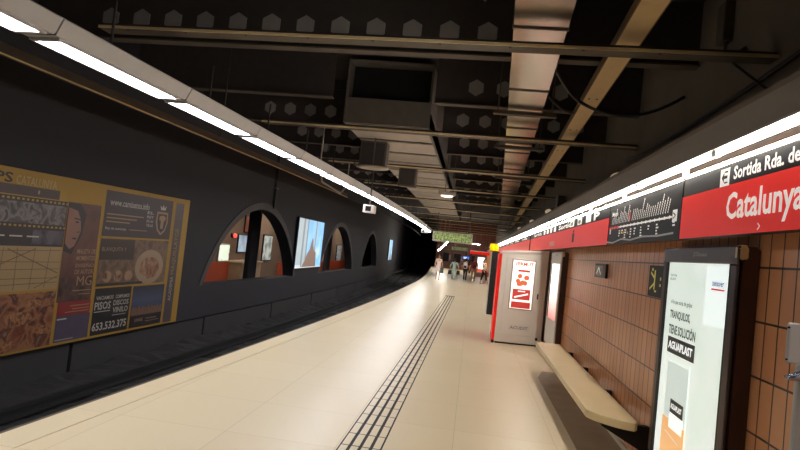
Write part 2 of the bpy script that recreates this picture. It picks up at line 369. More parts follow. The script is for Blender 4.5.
# ------------------------------------------------------------------ right wall, upper wall, ends, ceiling
UX=2.3
mb=MB(); mb.box(WX,WX+.2,YN,YF,-1.15,2.316); struct('wall_right',mb,M['tile'])
mb=MB(); mb.box(UX,UX+.2,YN,YF,2.2,5.0); mb.box(WX+.2,UX,YN,YF,2.2,2.316); struct('wall_upper_right',mb,M['upper_wall'])
mb=MB(); mb.box(-13,UX+.2,YN,100,4.9,5.1); struct('ceiling',mb,M['ceiling'])
mb=MB(); mb.box(-13,UX+.2,YN-.2,YN,-1.5,5.1); struct('wall_back',mb,M['black_wall'])
mb=MB(); mb.box(edge(YF)+.4,UX+.2,YF,YF+.2,-1.15,5.0); struct('wall_end',mb,brick_mat('far_red_tile',hexc(150,84,62),hexc(126,66,48),hexc(70,42,34),.3,.3,.012,('X','Z'),rough=.4))
mb=MB(); mb.box(-13,edge(YF)+.4,100,100.2,-1.5,5.0); struct('wall_tunnel_end',mb,M['black'])
mb=MB(); mb.box(-13,-12.9,YN,100,-1.5,5.0); struct('wall_tunnel_side',mb,M['black'])

# ------------------------------------------------------------------ lights over the platform edge
LZ=2.83; LP=1.70
def light_proto():
    t=thing('fluorescent_light','x','ceiling light',(0,0,LZ),'fluorescent lights over the platform edge')
    L=LP-.012
    mb=MB()   # trough: sloping grey side towards the platform, flat top
    prof=[(-.15,0),(.13,0),(.185,.115),(.12,.15),(-.15,.15)]
    mb.prism([(x,-L/2,z) for x,z in prof],(0,L,0)); obj('housing',mb,M['housing'],t,local=True)
    mb=MB(); mb.box(-.118,.095,-L/2+.09,L/2-.09,-.012,-.002); obj('diffuser',mb,M['diff'],t,local=True)
    mb=MB()
    mb.box(-.135,-.119,-L/2+.05,L/2-.05,-.02,-.001); mb.box(.096,.112,-L/2+.05,L/2-.05,-.02,-.001); mb.box(-.119,.096,-L/2+.05,-L/2+.088,-.02,-.001); mb.box(-.119,.096,L/2-.088,L/2-.05,-.02,-.001)
    obj('diffuser_frame',mb,M['housing'],t,local=True)
    mb=MB(); mb.box(-.15,.135,L/2-.004,L/2+.008,-.004,.145); obj('end_joint',mb,M['black'],t,local=True)
    mb=MB(); mb.tube([(-.1,0,.15),(-.1,0,3.45-LZ)],.012,6); obj('hanger_rod',mb,M['web'],t,local=True)
    return t
proto=light_proto()
Y0=1.13
for k in range(22):
    y=Y0+LP*k; loc=(edge(y)+.02,y,LZ)
    lab='%s fluorescent light from the near end of the row over the platform edge'%(('%s'%ORD[k]) if k<20 else ['twenty-first','twenty-second'][k-20])
    if k==0: proto.location=loc; proto.rotation_euler=(0,0,heading(y)); proto['label']=lab
    else: dup(proto,loc,heading(y),lab)
# far lights bending away to the left
for k,(a,b) in enumerate((((-2.05,47,2.5),(-2.5,50.5,2.15)),((-2.6,51,2.1),(-3.2,55,1.72)))):
    a,b=Vector(a),Vector(b); t=thing('fluorescent_light',['first white light dropping beyond the large hanging display, nearer and higher','second white light dropping beyond the large hanging display, farther and lower'][k],'ceiling light',tuple(a),'far lights beyond the display')
    mb=MB(); mb.tube([a,b],.04,10); obj('diffuser',mb,M['farlight'],t)
    mb=MB(); mb.tube([a+Vector((0,0,.09)),b+Vector((0,0,.09))],.05,6); mb.tube([a+Vector((0,0,.1)),(a.x,a.y,4.89)],.015); mb.tube([b+Vector((0,0,.1)),(b.x,b.y,4.89)],.015); obj('housing',mb,M['housing'],t)

# ------------------------------------------------------------------ ceiling beams
BZ=3.45
for k in range(13):
    y=5.13+4.02*(k-1)
    lab='%s thin steel crossbeam from the near end, spanning under the ceiling'%ORD[k]
    x0=edge(y)-.75; UX=2.295; t=thing('steel_beam',lab,'beam',(0,y,BZ),'thin crossbeams')
    mb=MB(); mb.box(x0,UX,y-.085,y+.085,BZ,BZ+.018); obj('bottom_flange',mb,M['steel_dark'],t)  # dark colour paints the shade on the underside
    mb=MB(); mb.box(x0,UX,y-.092,y-.085,BZ-.004,BZ+.024); obj('lit_flange_edge',mb,M['steel_flange'],t)  # bright strip paints the light caught by the front edge
    mb=MB(); mb.box(x0,UX,y-.012,y+.012,BZ+.018,BZ+.055); mb.box(x0,UX,y-.03,y+.03,BZ+.055,BZ+.066); obj('web',mb,M['steel_dark'],t)
    mb=MB()
    for i in range(int((UX-x0)/.62)):
        x=x0+.3+.62*i; mb.tube([(x,y-.05,BZ-.006),(x,y-.05,BZ+.002)],.012,6)
    if k<6: obj('bolt',mb,M['black'],t)
    t.rotation_euler=(0,0,R(-2.5))
UX=2.3
def hexbeam(x0,x1,y,xs,label):
    z0=3.95; t=thing('castellated_beam',label,'beam',((x0+x1)/2,y,z0),'deep black ceiling beams')
    mb=MB(); mb.box(x0,x1,y-.01,y+.01,z0+.02,z0+.75); obj('web',mb,M['web'],t)
    mb=MB(); mb.box(x0,x1,y-.08,y+.08,z0,z0+.02); obj('bottom_flange',mb,M['steel_dark'],t)
    mb=MB(); mb.box(x0,x1,y-.08,y+.08,z0+.75,4.9); obj('top_flange',mb,M['web'],t)
    for x in xs:
        r=.135+random.uniform(-.004,.004)
        mb=MB(); mb.prism([(x+r*math.cos(math.pi/3*i+math.pi/6),y-.022,z0+.3+r*math.sin(math.pi/3*i+math.pi/6)) for i in range(6)],(0,.011,0)); obj('hexagonal_plate',mb,M['hexplate'],t)
    t.rotation_euler=(0,0,R(-2.5)); t.location=((x0+x1)/2,y-math.sin(R(2.5))*(x0+x1)/2,z0)
AX0,AX1=-2.44,-.94
P=2.3
for k in range(12):
    y=6.86+P*(k-2); xl=edge(y)-3.2
    if y<8:
        hexbeam(xl,UX-.01,y,[-.08-.455*i for i in range(12) if -.08-.455*i>xl+.2] if k==2 else [.1-.455*i for i in range(12) if .1-.455*i>xl+.2],'%s deep black ceiling beam with hexagon plates, running the full width'%ORD[k])
    elif k==3:
        hexbeam(xl,AX0-.1,y,[],'plain deep black beam ending beside the big ventilation duct mouth, on its track side')
        hexbeam(AX1+.1,UX-.01,y,[-.5+.3,-.5+.74,.68,1.1],'first deep black beam with hexagon plates between ventilation duct and the shiny metal duct')
    else:
        hexbeam(xl,AX0-.1,y,[AX0-.3-.44*i for i in range(5) if AX0-.3-.44*i>xl+.15],'%s deep black beam with hexagon plates between ventilation duct and the track wall'%ORD[k-4])
        hexbeam(AX1+.1,UX-.01,y,[-.45+.44*i for i in range(6)],'%s deep black beam with hexagon plates right of the ventilation duct'%ORD[k-3])
# big rectangular ventilation duct
t=thing('ventilation_duct','large dark rectangular ventilation duct with an open mouth under the ceiling','duct',((AX0+AX1)/2,10,3.65))
mb=MB(); x0,x1,y0,y1,z0,z1=AX0,AX1,9.75,38,3.65,4.78
mb.box(x0,x1,y0+.02,y1,z0+.04,z0+.3); mb.box(x0,x0+.04,y0,y1,z0+.02,z1); mb.box(x1-.04,x1,y0,y1,z0+.02,z1); mb.box(x0,x1,y0,y1,z1-.04,z1)
obj('casing',mb,M['vent_box'],t)
mb=MB(); mb.box(x0+.02,x1-.02,y0+.01,y0+.07,z0+.02,z0+.46); obj('front_panel',mb,M['vent_box'],t)
mb=MB(); mb.box(x0+.04,x1-.04,y0+.3,y0+.34,z0+.3,z1-.04); obj('mouth',mb,M['black'],t)
y=y0+.1
while y<30:
    mb=MB(); mb.box(x0+.03,x1-.03,y,y+1.1,z0-.005,z0+.018); obj('underside_panel',mb,M['vent_under'],t); y+=1.34
# dark square loudspeakers hung under the duct with an oval lamp below
for (xa,xb,y,za,zb,lab) in((-2.4,-1.86,11.2,3.13,3.64,'larger dark square speaker box hanging under the ventilation duct'),(-2.0,-1.56,14.2,3.13,3.62,'smaller dark square speaker box hanging farther along the ventilation duct')):
    t=thing('speaker_box',lab,'speaker',((xa+xb)/2,y,za)); mb=MB(); mb.box(xa,xb,y,y+.3,za,zb); obj('cabinet',mb,M['steel_dark'],t,.015)
    mb=MB(); mb.box(xa+.04,xb-.04,y-.012,y,za+.04,zb-.04); obj('grille',mb,M['web'],t)
    mb=MB(); mb.tube([((xa+xb)/2,y+.15,zb),((xa+xb)/2,y+.15,3.644)],.02); obj('bracket',mb,M['steel_dark'],t)
t=thing('dome_lamp','flat oval lamp hanging right under the larger speaker box','lamp',(-2.05,10.9,3.05))
mb=MB(); mb.ball((-2.05,10.9,3.07),.33,.2,.045,20,8); obj('shade',mb,M['vent_under'],t)
mb=MB(); mb.tube([(-2.05,10.9,3.1),(-2.05,10.9,3.644)],.012); obj('rod',mb,M['steel_dark'],t)
# galvanised duct
DS=.043
def dx(y): return .425+DS*(y-5.9)
t=thing('metal_duct','shiny galvanised metal duct running along the ceiling','duct',(dx(5),5,3.62))
ys=[-4.5,1.0,3.05,5.05,6.95,9.0,11.1,13.2,15.3,17.4,19.5,21.6,23.7,25.8,28,32,36,40]
for a,b in zip(ys[:-1],ys[1:]):
    mb=MB(); w=.23
    mb.hexa([(dx(a)-w,a+.01,3.625),(dx(a)+w,a+.01,3.625),(dx(b)+w,b-.01,3.625),(dx(b)-w,b-.01,3.625)],[(dx(a)-w,a+.01,3.86),(dx(a)+w,a+.01,3.86),(dx(b)+w,b-.01,3.86),(dx(b)-w,b-.01,3.86)]); obj('duct_section',mb,M['duct'],t)
    mb=MB(); mb.box(dx(b)-w-.012,dx(b)+w+.012,b-.012,b+.012,3.612,3.87); obj('joint_flange',mb,M['ductflange'],t)
for i,y in enumerate((4.05,7.9,10.35,14.3,18.6)):
    t=thing('duct_hanger','%s dark channel bracket clamped under the galvanised duct'%ORD[i],'bracket',(dx(y),y,3.56),'duct brackets')
    mb=MB(); w=.42; mb.box(dx(y)-w,dx(y)+w,y-.05,y+.05,3.55,3.6); obj('channel',mb,M['steel_dark'],t)
    for s in(-1,1): mb=MB(); mb.tube([(dx(y)+s*.36,y,3.6),(dx(y)+s*.36,y,4.9)],.012,6); obj('rod',mb,M['steel_dark'],t)
# beige cable tray
def tx(y): return 1.15+.034*(y-4.35)
t=thing('cable_tray','beige cable tray running along the ceiling beside the shiny metal duct','cable tray',(tx(5),5,3.62))
a,b,w=-4.5,44.,.105
mb=MB(); mb.hexa([(tx(a)-w,a,3.62),(tx(a)+w,a,3.62),(tx(b)+w,b,3.62),(tx(b)-w,b,3.62)],[(tx(a)-w,a,3.63),(tx(a)+w,a,3.63),(tx(b)+w,b,3.63),(tx(b)-w,b,3.63)]); obj('tray_floor',mb,M['tray'],t)
for s in(-1,1):
    q=[(tx(a)+s*w,a),(tx(b)+s*w,b)]
    mb=MB(); mb.hexa([(q[0][0]-.004,a,3.615),(q[0][0]+.004,a,3.615),(q[1][0]+.004,b,3.615),(q[1][0]-.004,b,3.615)],[(q[0][0]-.004,a,3.71),(q[0][0]+.004,a,3.71),(q[1][0]+.004,b,3.71),(q[1][0]-.004,b,3.71)]); obj('tray_side',mb,M['traydark'],t)
mb=MB(); y=2.
while y<30:
    for s in(-1,1): mb.tube([(tx(y)+s*.045,y,3.614),(tx(y)+s*.045,y,3.622)],.014,6)
    y+=1.7
obj('bolt',mb,M['black'],t)
# cables
def sag(p,q,s,n=14):
    p,q=Vector(p),Vector(q); return [p.lerp(q,i/n)-Vector((0,0,s*4*(i/n)*(1-i/n))) for i in range(n+1)]
def cable(pts,r,lab): mb=MB(); mb.tube(pts,r,6); tag(obj('hanging_cable',mb,M['cable']),lab,'cable')
cable(sag((.68,6.35,3.72),(1.18,7.3,3.60),.06)+sag((1.18,7.3,3.6),(2.28,7.1,3.72),.18)[1:],.02,'thick black cable looping from the metal duct over the beige tray')
cable(sag((.715,7.3,3.7),(1.155,8.0,3.66),.05),.012,'thin black cable between metal duct and beige tray')
cable(sag((2.27,9.5,3.35),(2.27,3.0,3.5),.12),.022,'upper black cable sagging along the dark wall above the sign canopy')
cable(sag((2.26,9.1,3.15),(2.26,2.0,3.2),.1),.022,'lower black cable sagging along the dark wall above the sign canopy')
cable(sag((2.0,5.1,3.44),(2.27,4.5,2.9),.02),.012,'thin black cable dropping from the wall end of the near crossbeam')
cable(sag((-.25,4.0,4.0),(-.1,4.6,3.64),.03),.009,'thin wire dangling beside the shiny metal duct at its near end')
cable(sag((-.2,4.05,3.62),(.065,4.3,3.75),.06),.018,'short flexible conduit curling out of the side of the metal duct')
# junction box with conduit on the upper right wall
t=thing('junction_box','grey junction box with bent conduit high on the wall above the sign canopy','box',(UX,6.0,4.1))
mb=MB(); mb.box(UX-.1,UX-.002,5.9,6.08,3.95,4.35); obj('box_body',mb,M['steel_dark'],t,.01)
mb=MB(); mb.tube([(UX-.05,5.95,3.96),(UX-.05,5.95,3.8),(UX-.05,5.75,3.72),(UX-.05,5.5,3.72)],.022); obj('conduit',mb,M['steel_dark'],t)
# bulkhead lamps on upper right wall
for i,(y,z) in enumerate(((9.6,3.03),(18.1,3.12),(23.0,3.1),(29,3.1))):
    t=thing('bulkhead_lamp','%s oval bulkhead lamp from the near end on the wall above the sign canopy'%ORD[i],'lamp',(UX,y,z),'bulkhead lamps')
    mb=MB(); mb.ball((UX-.12,y,z+.06),.11,.26,.075,16,8); obj('glass_shade',mb,mat('lamp_glass',hexc(226,204,172),.3,var=.05,emit=.3),t)
    mb=MB(); mb.box(UX-.1,UX-.002,y-.18,y+.18,z+.03,z+.16); obj('mount',mb,M['steel_dark'],t,.01)
t=thing('loudspeaker','small grey loudspeaker box between oval lamps above the sign canopy','speaker',(UX,15.6,3.1))
mb=MB(); mb.box(UX-.24,UX-.04,15.5,15.85,3.08,3.42); obj('cabinet',mb,M['hexplate'],t,.015)
mb=MB(); mb.box(UX-.04,UX-.002,15.6,15.75,3.2,3.3); obj('mount',mb,M['black'],t)
mb=MB(); mb.box(UX-.225,UX-.055,15.49,15.5,3.1,3.4); obj('grille',mb,M['steel_dark'],t)
# emergency lamp under the ceiling
t=thing('emergency_lamp','white emergency lamp hanging under the crossbeams beyond the speakers','lamp',(-.83,15.6,3.08))
mb=MB(); mb.box(-1.06,-.6,15.55,15.75,3.14,3.24); obj('body',mb,M['vent_under'],t,.02)
mb=MB(); mb.ball((-.83,15.65,3.13),.17,.07,.05,14,8); obj('lens',mb,mat('lamp_lit',hexc(255,235,215),.3,emit=1.5),t)
mb=MB(); mb.tube([(-.89,15.65,3.24),(-.89,15.65,4.9)],.01); mb.tube([(-.68,15.65,3.24),(-.68,15.65,4.9)],.01); obj('rod',mb,M['steel_dark'],t)
# rigid overhead conductor over the track with its frame bracket
mb=sweep(-1.36,-1.28,2.98,3.08,YN+.1,17.5); t=thing('overhead_conductor','long grey overhead conductor bar above the track','rail',(edge(5)-1.3,5,2.95))
obj('bar',mb,M['steel_dark'],t); mb=sweep(-1.285,-1.275,2.97,2.985,YN+.1,17.5); obj('contact_wire',mb,M['steel_flange'],t)
mb=sweep(-1.34,-1.3,3.0,3.05,17.5,60); obj('bar',mb,M['black_wall'],t)
for y in range(-3,58,6): mb=MB(); mb.tube([(edge(y)-1.32,y,3.05),(edge(y)-1.32,y,4.89)],.012,6); obj('dropper',mb,M['web'],t)
e=edge(15); t=thing('support_frame','white tubular U-shaped frame hanging over the track','bracket',(e-1.1,15.2,2.95))
mb=MB(); mb.tube([(e-1.12,13.7,3.45),(e-1.12,14.0,3.03),(e-1.12,16.1,2.97),(e-1.12,16.8,3.25)],.024); mb.tube([(e-1.12,13.7,3.45),(e-1.12,13.7,4.9)],.018); mb.tube([(e-1.12,16.8,3.25),(e-1.12,16.8,4.9)],.018); obj('frame_tube',mb,M['steel'],t)
# monitor
t=thing('platform_monitor','white cased monitor hanging beside the row of platform edge lights','monitor',(-2.43,13,2.32))
mb=MB(); mb.box(-2.57,-2.31,13,13.3,2.32,2.5); obj('case',mb,M['white'],t,.012)
mb=MB(); mb.box(-2.51,-2.38,12.994,13.0,2.355,2.47); obj('display',mb,M['blackgloss'],t)
mb=MB(); mb.tube([(-2.44,13.15,2.5),(-2.44,13.15,3.46)],.015); obj('rod',mb,M['steel_dark'],t)
t=thing('platform_camera','small white camera hanging under the end of the platform edge lights','camera',(-2.6,30,2.5))
mb=MB(); mb.box(-2.68,-2.38,29.6,30.1,2.5,2.68); obj('case',mb,M['white'],t,.02)
mb=MB(); mb.tube([(-2.6,29.6,2.58),(-2.6,29.52,2.58)],.06,10); obj('lens',mb,M['black'],t)
mb=MB(); mb.tube([(-2.42,29.9,2.68),(-2.42,29.9,3.644)],.014); obj('rod',mb,M['steel_dark'],t)
# ------------------------------------------------------------------ hanging displays
M['lcd']=ramp_mat('green_display',[(.42,hexc(104,122,74)),(.5,hexc(134,152,94)),(.58,hexc(172,190,122))],scale=11,emit=.3,detail=3)
M['lcdtxt']=mat('display_dots',hexc(206,222,150),.4,emit=.6)
def display(name,lab,x0,x1,y,z0,z1,rows,lines):
    t=thing(name,lab,'display',((x0+x1)/2,y,z0))
    mb=MB(); mb.box(x0,x1,y,y+.18,z0,z1); obj('case',mb,M['steel'],t,.01)
    F=Frame((x0,y,z0),(1,0,0),(0,0,1)); W,H=x1-x0,z1-z0
    mb=MB(); F.rect(mb,.05,W-.05,.05,H-.05,.004); obj('screen',mb,M['lcd'],t)
    mb=MB()
    for x in(x0+.2,x1-.2): mb=MB(); mb.tube([(x,y+.09,z1),(x,y+.09,4.9 if (x>AX1 or y>38) else 3.644)],.02); obj('hanger',mb,M['steel_dark'],t)
display('hanging_display','larger green hanging display at the far end of the platform edge lights',-2.12,-.06,30,2.15,2.68,3,0)
display('hanging_display','smaller green hanging display beyond the large one, lower in view',-1.5,-.35,42,1.86,2.12,2,0)
# ------------------------------------------------------------------ light canopy and tubes on the right
CX=1.25
t=thing('light_canopy','long dark grey canopy above the station signs on the tiled wall','canopy',(CX,5,2.3))
mb=MB(); mb.box(CX,CX+.02,YN,46,2.318,2.47); obj('fascia',mb,M['canopy'],t)
mb=MB(); mb.box(CX,UX,YN,46,2.47,2.5); obj('roof',mb,M['upper_wall'],t)
mb=MB(); mb.box(CX+.02,UX,YN,46,2.318,2.33); obj('soffit',mb,M['black'],t)
mb=MB(); mb.box(CX-.004,CX+.002,YN,46,2.315,2.327); obj('edge_strip',mb,M['housing'],t)
def tube_proto(name,z,x,r,grp):
    hz=2.3178-z
    t=thing(name,'x','light tube',(x,0,z),grp); L=1.5
    mb=MB(); mb.tube([(0,-L/2+.03,0),(0,L/2-.03,0)],r,10); obj('tube',mb,M['tube'],t,local=True)
    for s in(-1,1):
        mb=MB(); mb.box(-r*1.1,r*1.1,s*(L/2-.0)-(.025 if s>0 else 0),s*(L/2-.0)+(0 if s>0 else .025),-r*1.1,hz); obj('lamp_holder',mb,M['housing'],t,local=True)
    return t
pa=tube_proto('light_tube',2.297,CX+.025,.014,'outer tubes under the canopy'); pb=tube_proto('light_tube',2.245,CX+.06,.0085,'inner tubes above the signs')
NT=22
for k in range(NT):
    y=1.1+1.515*k; o=ORD[k] if k<20 else ['twenty-first','twenty-second','twenty-third'][k-20]
    for pr,x,z,w in((pa,CX+.025,2.297,'thicker outer'),(pb,CX+.06,2.245,'thinner inner')):
        lab='%s %s light tube from the near end under the dark canopy above the signs'%(o,w); yy=y+(.55 if pr is pb else 0)
        if k==0: pr.location=(x,yy,z); pr['label']=lab
        else: dup(pr,(x,yy,z),0,lab)
# ------------------------------------------------------------------ station signs
SX=1.30; SZ0,SZ1,SZ2=1.845,2.112,2.228
def sign(name,lab,yfar,ynear,redpart=True):
    t=thing(name,lab,'sign',(SX,(yfar+ynear)/2,SZ0)); F=Frame((SX,yfar,SZ0),(0,-1,0),(0,0,1)); W=yfar-ynear
    mb=MB(); F.slab(mb,0.004,W-.004,0,SZ2-SZ0,-.06,0); obj('sign_box',mb,M['blackgloss'],t,.004)
    if redpart:
        mb=MB(); F.slab(mb,0.006,W-.006,.002,SZ1-SZ0,.0,.004); obj('red_panel',mb,M['red'],t)
    mb=MB()
    a=.3
    while a<W: F.slab(mb,a,a+.05,.05,.12,-.26,-.06); a+=1.2
    obj('bracket',mb,M['black'],t)
    return t,F,W
t,F,W=sign('station_sign','red and black sign reading Catalunya above the tall lit poster case',3.905,.6)
y2a=lambda y:3.905-y
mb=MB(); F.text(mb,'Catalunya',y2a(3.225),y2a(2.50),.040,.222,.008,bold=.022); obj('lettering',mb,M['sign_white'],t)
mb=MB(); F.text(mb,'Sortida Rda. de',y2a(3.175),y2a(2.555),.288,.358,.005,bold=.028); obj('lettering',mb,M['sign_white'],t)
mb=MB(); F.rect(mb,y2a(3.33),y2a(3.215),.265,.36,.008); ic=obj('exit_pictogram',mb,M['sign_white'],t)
mb=MB(); a=y2a(3.27); F.poly(mb,[(a-.035,.312),(a-.005,.342),(a-.005,.32),(a+.035,.32),(a+.035,.304),(a-.005,.304),(a-.005,.282)],.011); F.rect(mb,a-.0,a+.04,.335,.345,.011); F.rect(mb,a,a+.04,.278,.286,.011); obj('arrow',mb,M['black'],ic)
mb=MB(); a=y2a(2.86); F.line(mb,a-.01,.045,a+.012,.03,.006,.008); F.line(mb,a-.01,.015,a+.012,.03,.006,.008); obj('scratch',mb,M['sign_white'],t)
# line map
t,F,W=sign('line_map_panel','black metro line map panel with white slanted station names',5.90,3.915,False)
mb=MB(); rr=random.Random(3)
for i in range(31):
    a=.14+i*(W-.34)/31; h=rr.uniform(.06,.12)+(.05 if rr.random()<.2 else 0); b0=.19
    if i==12: continue
    n=int(h/.016)
    for j in range(n):
        q=j*.016; F.line(mb,a+q*.42,b0+q,a+(q+.0125)*.42,b0+q+.0125,.017,.004)
F.text(mb,'Metro',.12,.34,.265,.31,.004,bold=.02)
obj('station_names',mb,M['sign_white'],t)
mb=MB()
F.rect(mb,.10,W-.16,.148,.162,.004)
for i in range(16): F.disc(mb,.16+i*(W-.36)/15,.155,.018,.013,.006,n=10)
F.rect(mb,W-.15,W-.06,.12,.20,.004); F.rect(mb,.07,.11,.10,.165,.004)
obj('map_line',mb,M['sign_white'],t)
mb=MB(); F.rect(mb,.06,.42,.146,.164,.008); F.rect(mb,.12+12*(W-.34)/31,.15+12*(W-.34)/31,.185,.27,.008); obj('red_line',mb,M['red'],t)
mb=MB(); rr=random.Random(8)
for a,n in((.42,3),(.52,2),(.62,4),(.80,4),(.92,3),(1.1,4),(1.3,2),(1.5,4),(1.85,2)):
    for j in range(n):
        b=.125-j*.022; F.rect(mb,a,a+rr.uniform(.03,.06),b-.012,b,.005)
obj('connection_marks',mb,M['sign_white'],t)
mb=MB()
for i,(a,b) in enumerate(((.5,.125),(.58,.105),(.66,.125),(.72,.1),(.6,.06))): F.rect(mb,a,a+.035,b-.02,b,.007)
obj('line_badge',mb,mat('yellow_badge',hexc(214,170,60),.4),t)
mb=MB(); F.text(mb,'>',W-.13,W-.08,.135,.185,.007); obj('arrow',mb,M['black'],t)
# loose reflective cover strip along its bottom edge
mb=MB(); pts=[(.0,.012),(.25,.0),(.55,.028),(.85,.012),(1.2,.03),(1.55,.022),(1.9,.03)]
F.poly(mb,[(a,b+.006) for a,b in pts]+[(a,b+.02) for a,b in pts[::-1]],.010); obj('bottom_strip',mb,M['steel'],t)
# second red sign
t,F,W=sign('station_sign','red and black sign with small pictograms above the bench end',13.6,5.91)
mb=MB()
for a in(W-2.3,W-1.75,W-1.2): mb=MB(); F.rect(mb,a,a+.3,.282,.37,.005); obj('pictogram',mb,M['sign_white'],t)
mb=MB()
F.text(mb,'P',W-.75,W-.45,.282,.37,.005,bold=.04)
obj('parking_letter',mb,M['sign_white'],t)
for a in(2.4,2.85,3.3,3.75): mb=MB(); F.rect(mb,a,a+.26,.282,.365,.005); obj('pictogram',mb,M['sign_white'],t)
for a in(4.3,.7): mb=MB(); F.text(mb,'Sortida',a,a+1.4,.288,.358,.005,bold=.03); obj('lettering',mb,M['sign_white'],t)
mb=MB(); F.disc(mb,W-2.15,.326,.09,.03,.008); F.disc(mb,W-1.6,.326,.09,.03,.008); obj('pictogram_dot',mb,mat('green_print',hexc(40,110,70),.4),t)
mb=MB(); F.rect(mb,W-2.05,W-1.9,.07,.19,.008); F.disc(mb,W-1.97,.215,.05,.02,.008); obj('black_mark',mb,M['black'],t)
mb=MB(); F.poly(mb,[(W-4.3,.05),(W-3.7,.05),(W-3.7,.13),(W-4.3,.13)],.008); obj('sticker',mb,mat('pale_sticker',hexc(220,130,120),.4),t)
t,F,W=sign('station_sign','far red and black sign beyond the grey cabinet, seen edge on',30,13.8)
mb=MB()
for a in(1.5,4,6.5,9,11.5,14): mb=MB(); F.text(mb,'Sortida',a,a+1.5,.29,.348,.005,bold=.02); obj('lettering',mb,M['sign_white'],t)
# ------------------------------------------------------------------ lit poster cases on the right wall
def poster_case(lab,ynear,yfar,poster_mat,z0=.22,z1=1.81,low=.10,top=.105,fm='brown'):
    xf=1.437; t=thing('lit_poster_case',lab,'poster case',(xf,(ynear+yfar)/2,z0))
    F=Frame((xf,yfar,z0),(0,-1,0),(0,0,1)); W=yfar-ynear; H=z1-z0
    mb=MB()
    # side profile (x,z) extruded: rounded rear top
    r=.03
    prof=[(xf+.012,z0),(WX,z0),(WX,z1-.02),(WX-.025,z1),(xf+.03,z1),(xf+.012,z1-.03)]
    mb.prism([(x,ynear,z) for x,z in prof],(0,W,0)); obj('case_body',mb,M['brownside'],t,.006)
    mb=MB(); b0,b1=.085,.085
    def bar(a0,a1,c0,c1): F.slab(mb,a0,a1,c0,c1,-.012,.014)
    bar(0,W,H-top,H); bar(0,W,0,low); bar(0,.075,low,H-top); bar(W-.085,W,low,H-top); obj('frame',mb,M[fm],t,.01)
    mb=MB(); F.slab(mb,W-.05,W+.004,H-.085,H+.004,-.05,.016); obj('corner_cap',mb,M['beigecap'],t,.02)
    mb=MB(); F.text(mb,'JCDecaux',W*.47,W*.66,H-.07,H-.035,.0155,bold=.02); obj('maker_lettering',mb,M['hexplate'],t)
    mb=MB(); F.rect(mb,.075,W-.085,low,H-top,.0); p=obj('lit_poster',mb,poster_mat,t)
    for q in(.072,W-.1): mb=MB(); F.slab(mb,q,q+.018,low,H-top,.0,.012); obj('glass_seal',mb,M['black'],t)
    return t,p,F,W,H
M['poster']=ramp_mat('aguaplast_poster',[(0,hexc(232,240,234)),(.40,hexc(206,218,208)),(.62,hexc(228,236,230)),(1,hexc(238,242,238))],tex='noise',scale=1.2,rough=.25,emit=.66,detail=1)
t,p,F,W,H=poster_case('tall brown lit poster case with pale advert under the Catalunya sign',3.35,4.56,M['poster'])
def emis(n,c,e=.5): return mat(n,c,.4,var=.03,emit=e)
M['p_black']=emis('poster_black',hexc(30,32,32),.3); M['p_orange']=ramp_mat('poster_orange',[(0,hexc(228,164,104)),(1,hexc(240,192,136))],tex='noise',scale=3,emit=.6); M['p_white']=emis('poster_white',hexc(240,244,240),.7); M['p_grey']=emis('poster_grey',hexc(196,208,202),.6); M['p_blue']=emis('poster_blue',hexc(60,80,130),.4); M['p_red']=emis('poster_red',hexc(200,40,50),.5); M['p_brown']=emis('poster_brown',hexc(168,112,70),.5)
# poster coordinates: a from left 0..1.21, b from bottom 0..1.59
mb=MB(); F.rect(mb,.78,1.085,1.12,1.47,.002); obj('pale_band',mb,emis('poster_pale',hexc(226,237,235),.70),p)
mb=MB(); F.text(mb,'A lo que surja de golpe:',.20,.60,1.185,1.225,.004,bold=.012); obj('lettering',mb,M['p_black'],p); mb=MB(); F.text(mb,'TRANQUILOS,',.20,.58,1.085,1.15,.004,bold=.03); obj('lettering',mb,M['p_black'],p); mb=MB(); F.text(mb,'TIENE SOLUCIÓN',.20,.69,.985,1.065,.004,bold=.03); obj('lettering',mb,M['p_black'],p)
mb=MB(); F.rect(mb,.20,.70,.855,.965,.004); q=obj('black_label',mb,M['p_black'],p)
mb=MB(); F.text(mb,'AGUAPLAST',.23,.67,.885,.94,.007,bold=.03); obj('lettering',mb,M['p_white'],p)
mb=MB(); F.text(mb,'TODO TIENE',.14,.27,1.385,1.40,.004); F.text(mb,'SOLUCION',.14,.25,1.36,1.376,.004); obj('small_print',mb,M['p_black'],p)
mb=MB(); F.text(mb,'beissier',.885,1.05,1.352,1.388,.006,bold=.02); obj('blue_lettering',mb,M['p_blue'],p)
mb=MB(); F.rect(mb,.875,1.06,1.328,1.338,.006); obj('red_underline',mb,M['p_red'],p)
mb=MB(); F.rect(mb,.24,.64,.42,.80,.003); obj('packet_top',mb,M['p_grey'],p)
mb=MB(); F.rect(mb,.22,.64,.11,.42,.0035); obj('packet_base',mb,M['p_orange'],p)
mb=MB(); F.rect(mb,.36,.60,.47,.56,.006); obj('packet_label',mb,M['p_black'],p)
mb=MB(); F.text(mb,'AGUAPLAST',.38,.58,.50,.535,.009,bold=.03); obj('packet_lettering',mb,M['p_white'],p)
mb=MB(); F.rect(mb,.36,.60,.37,.47,.006); obj('packet_note',mb,M['p_white'],p)
mb=MB(); F.poly(mb,[(.74,.11),(1.02,.11),(1.0,.22),(.9,.25),(.78,.27)],.003); obj('brown_shape',mb,M['p_brown'],p)
mb=MB(); F.text(mb,'reparar',.78,.92,.68,.70,.004); F.text(mb,'alisar',.8,.9,.645,.665,.004); F.line(mb,.30,.33,.55,.30,.006,.005); obj('faint_print',mb,M['p_grey'],p)
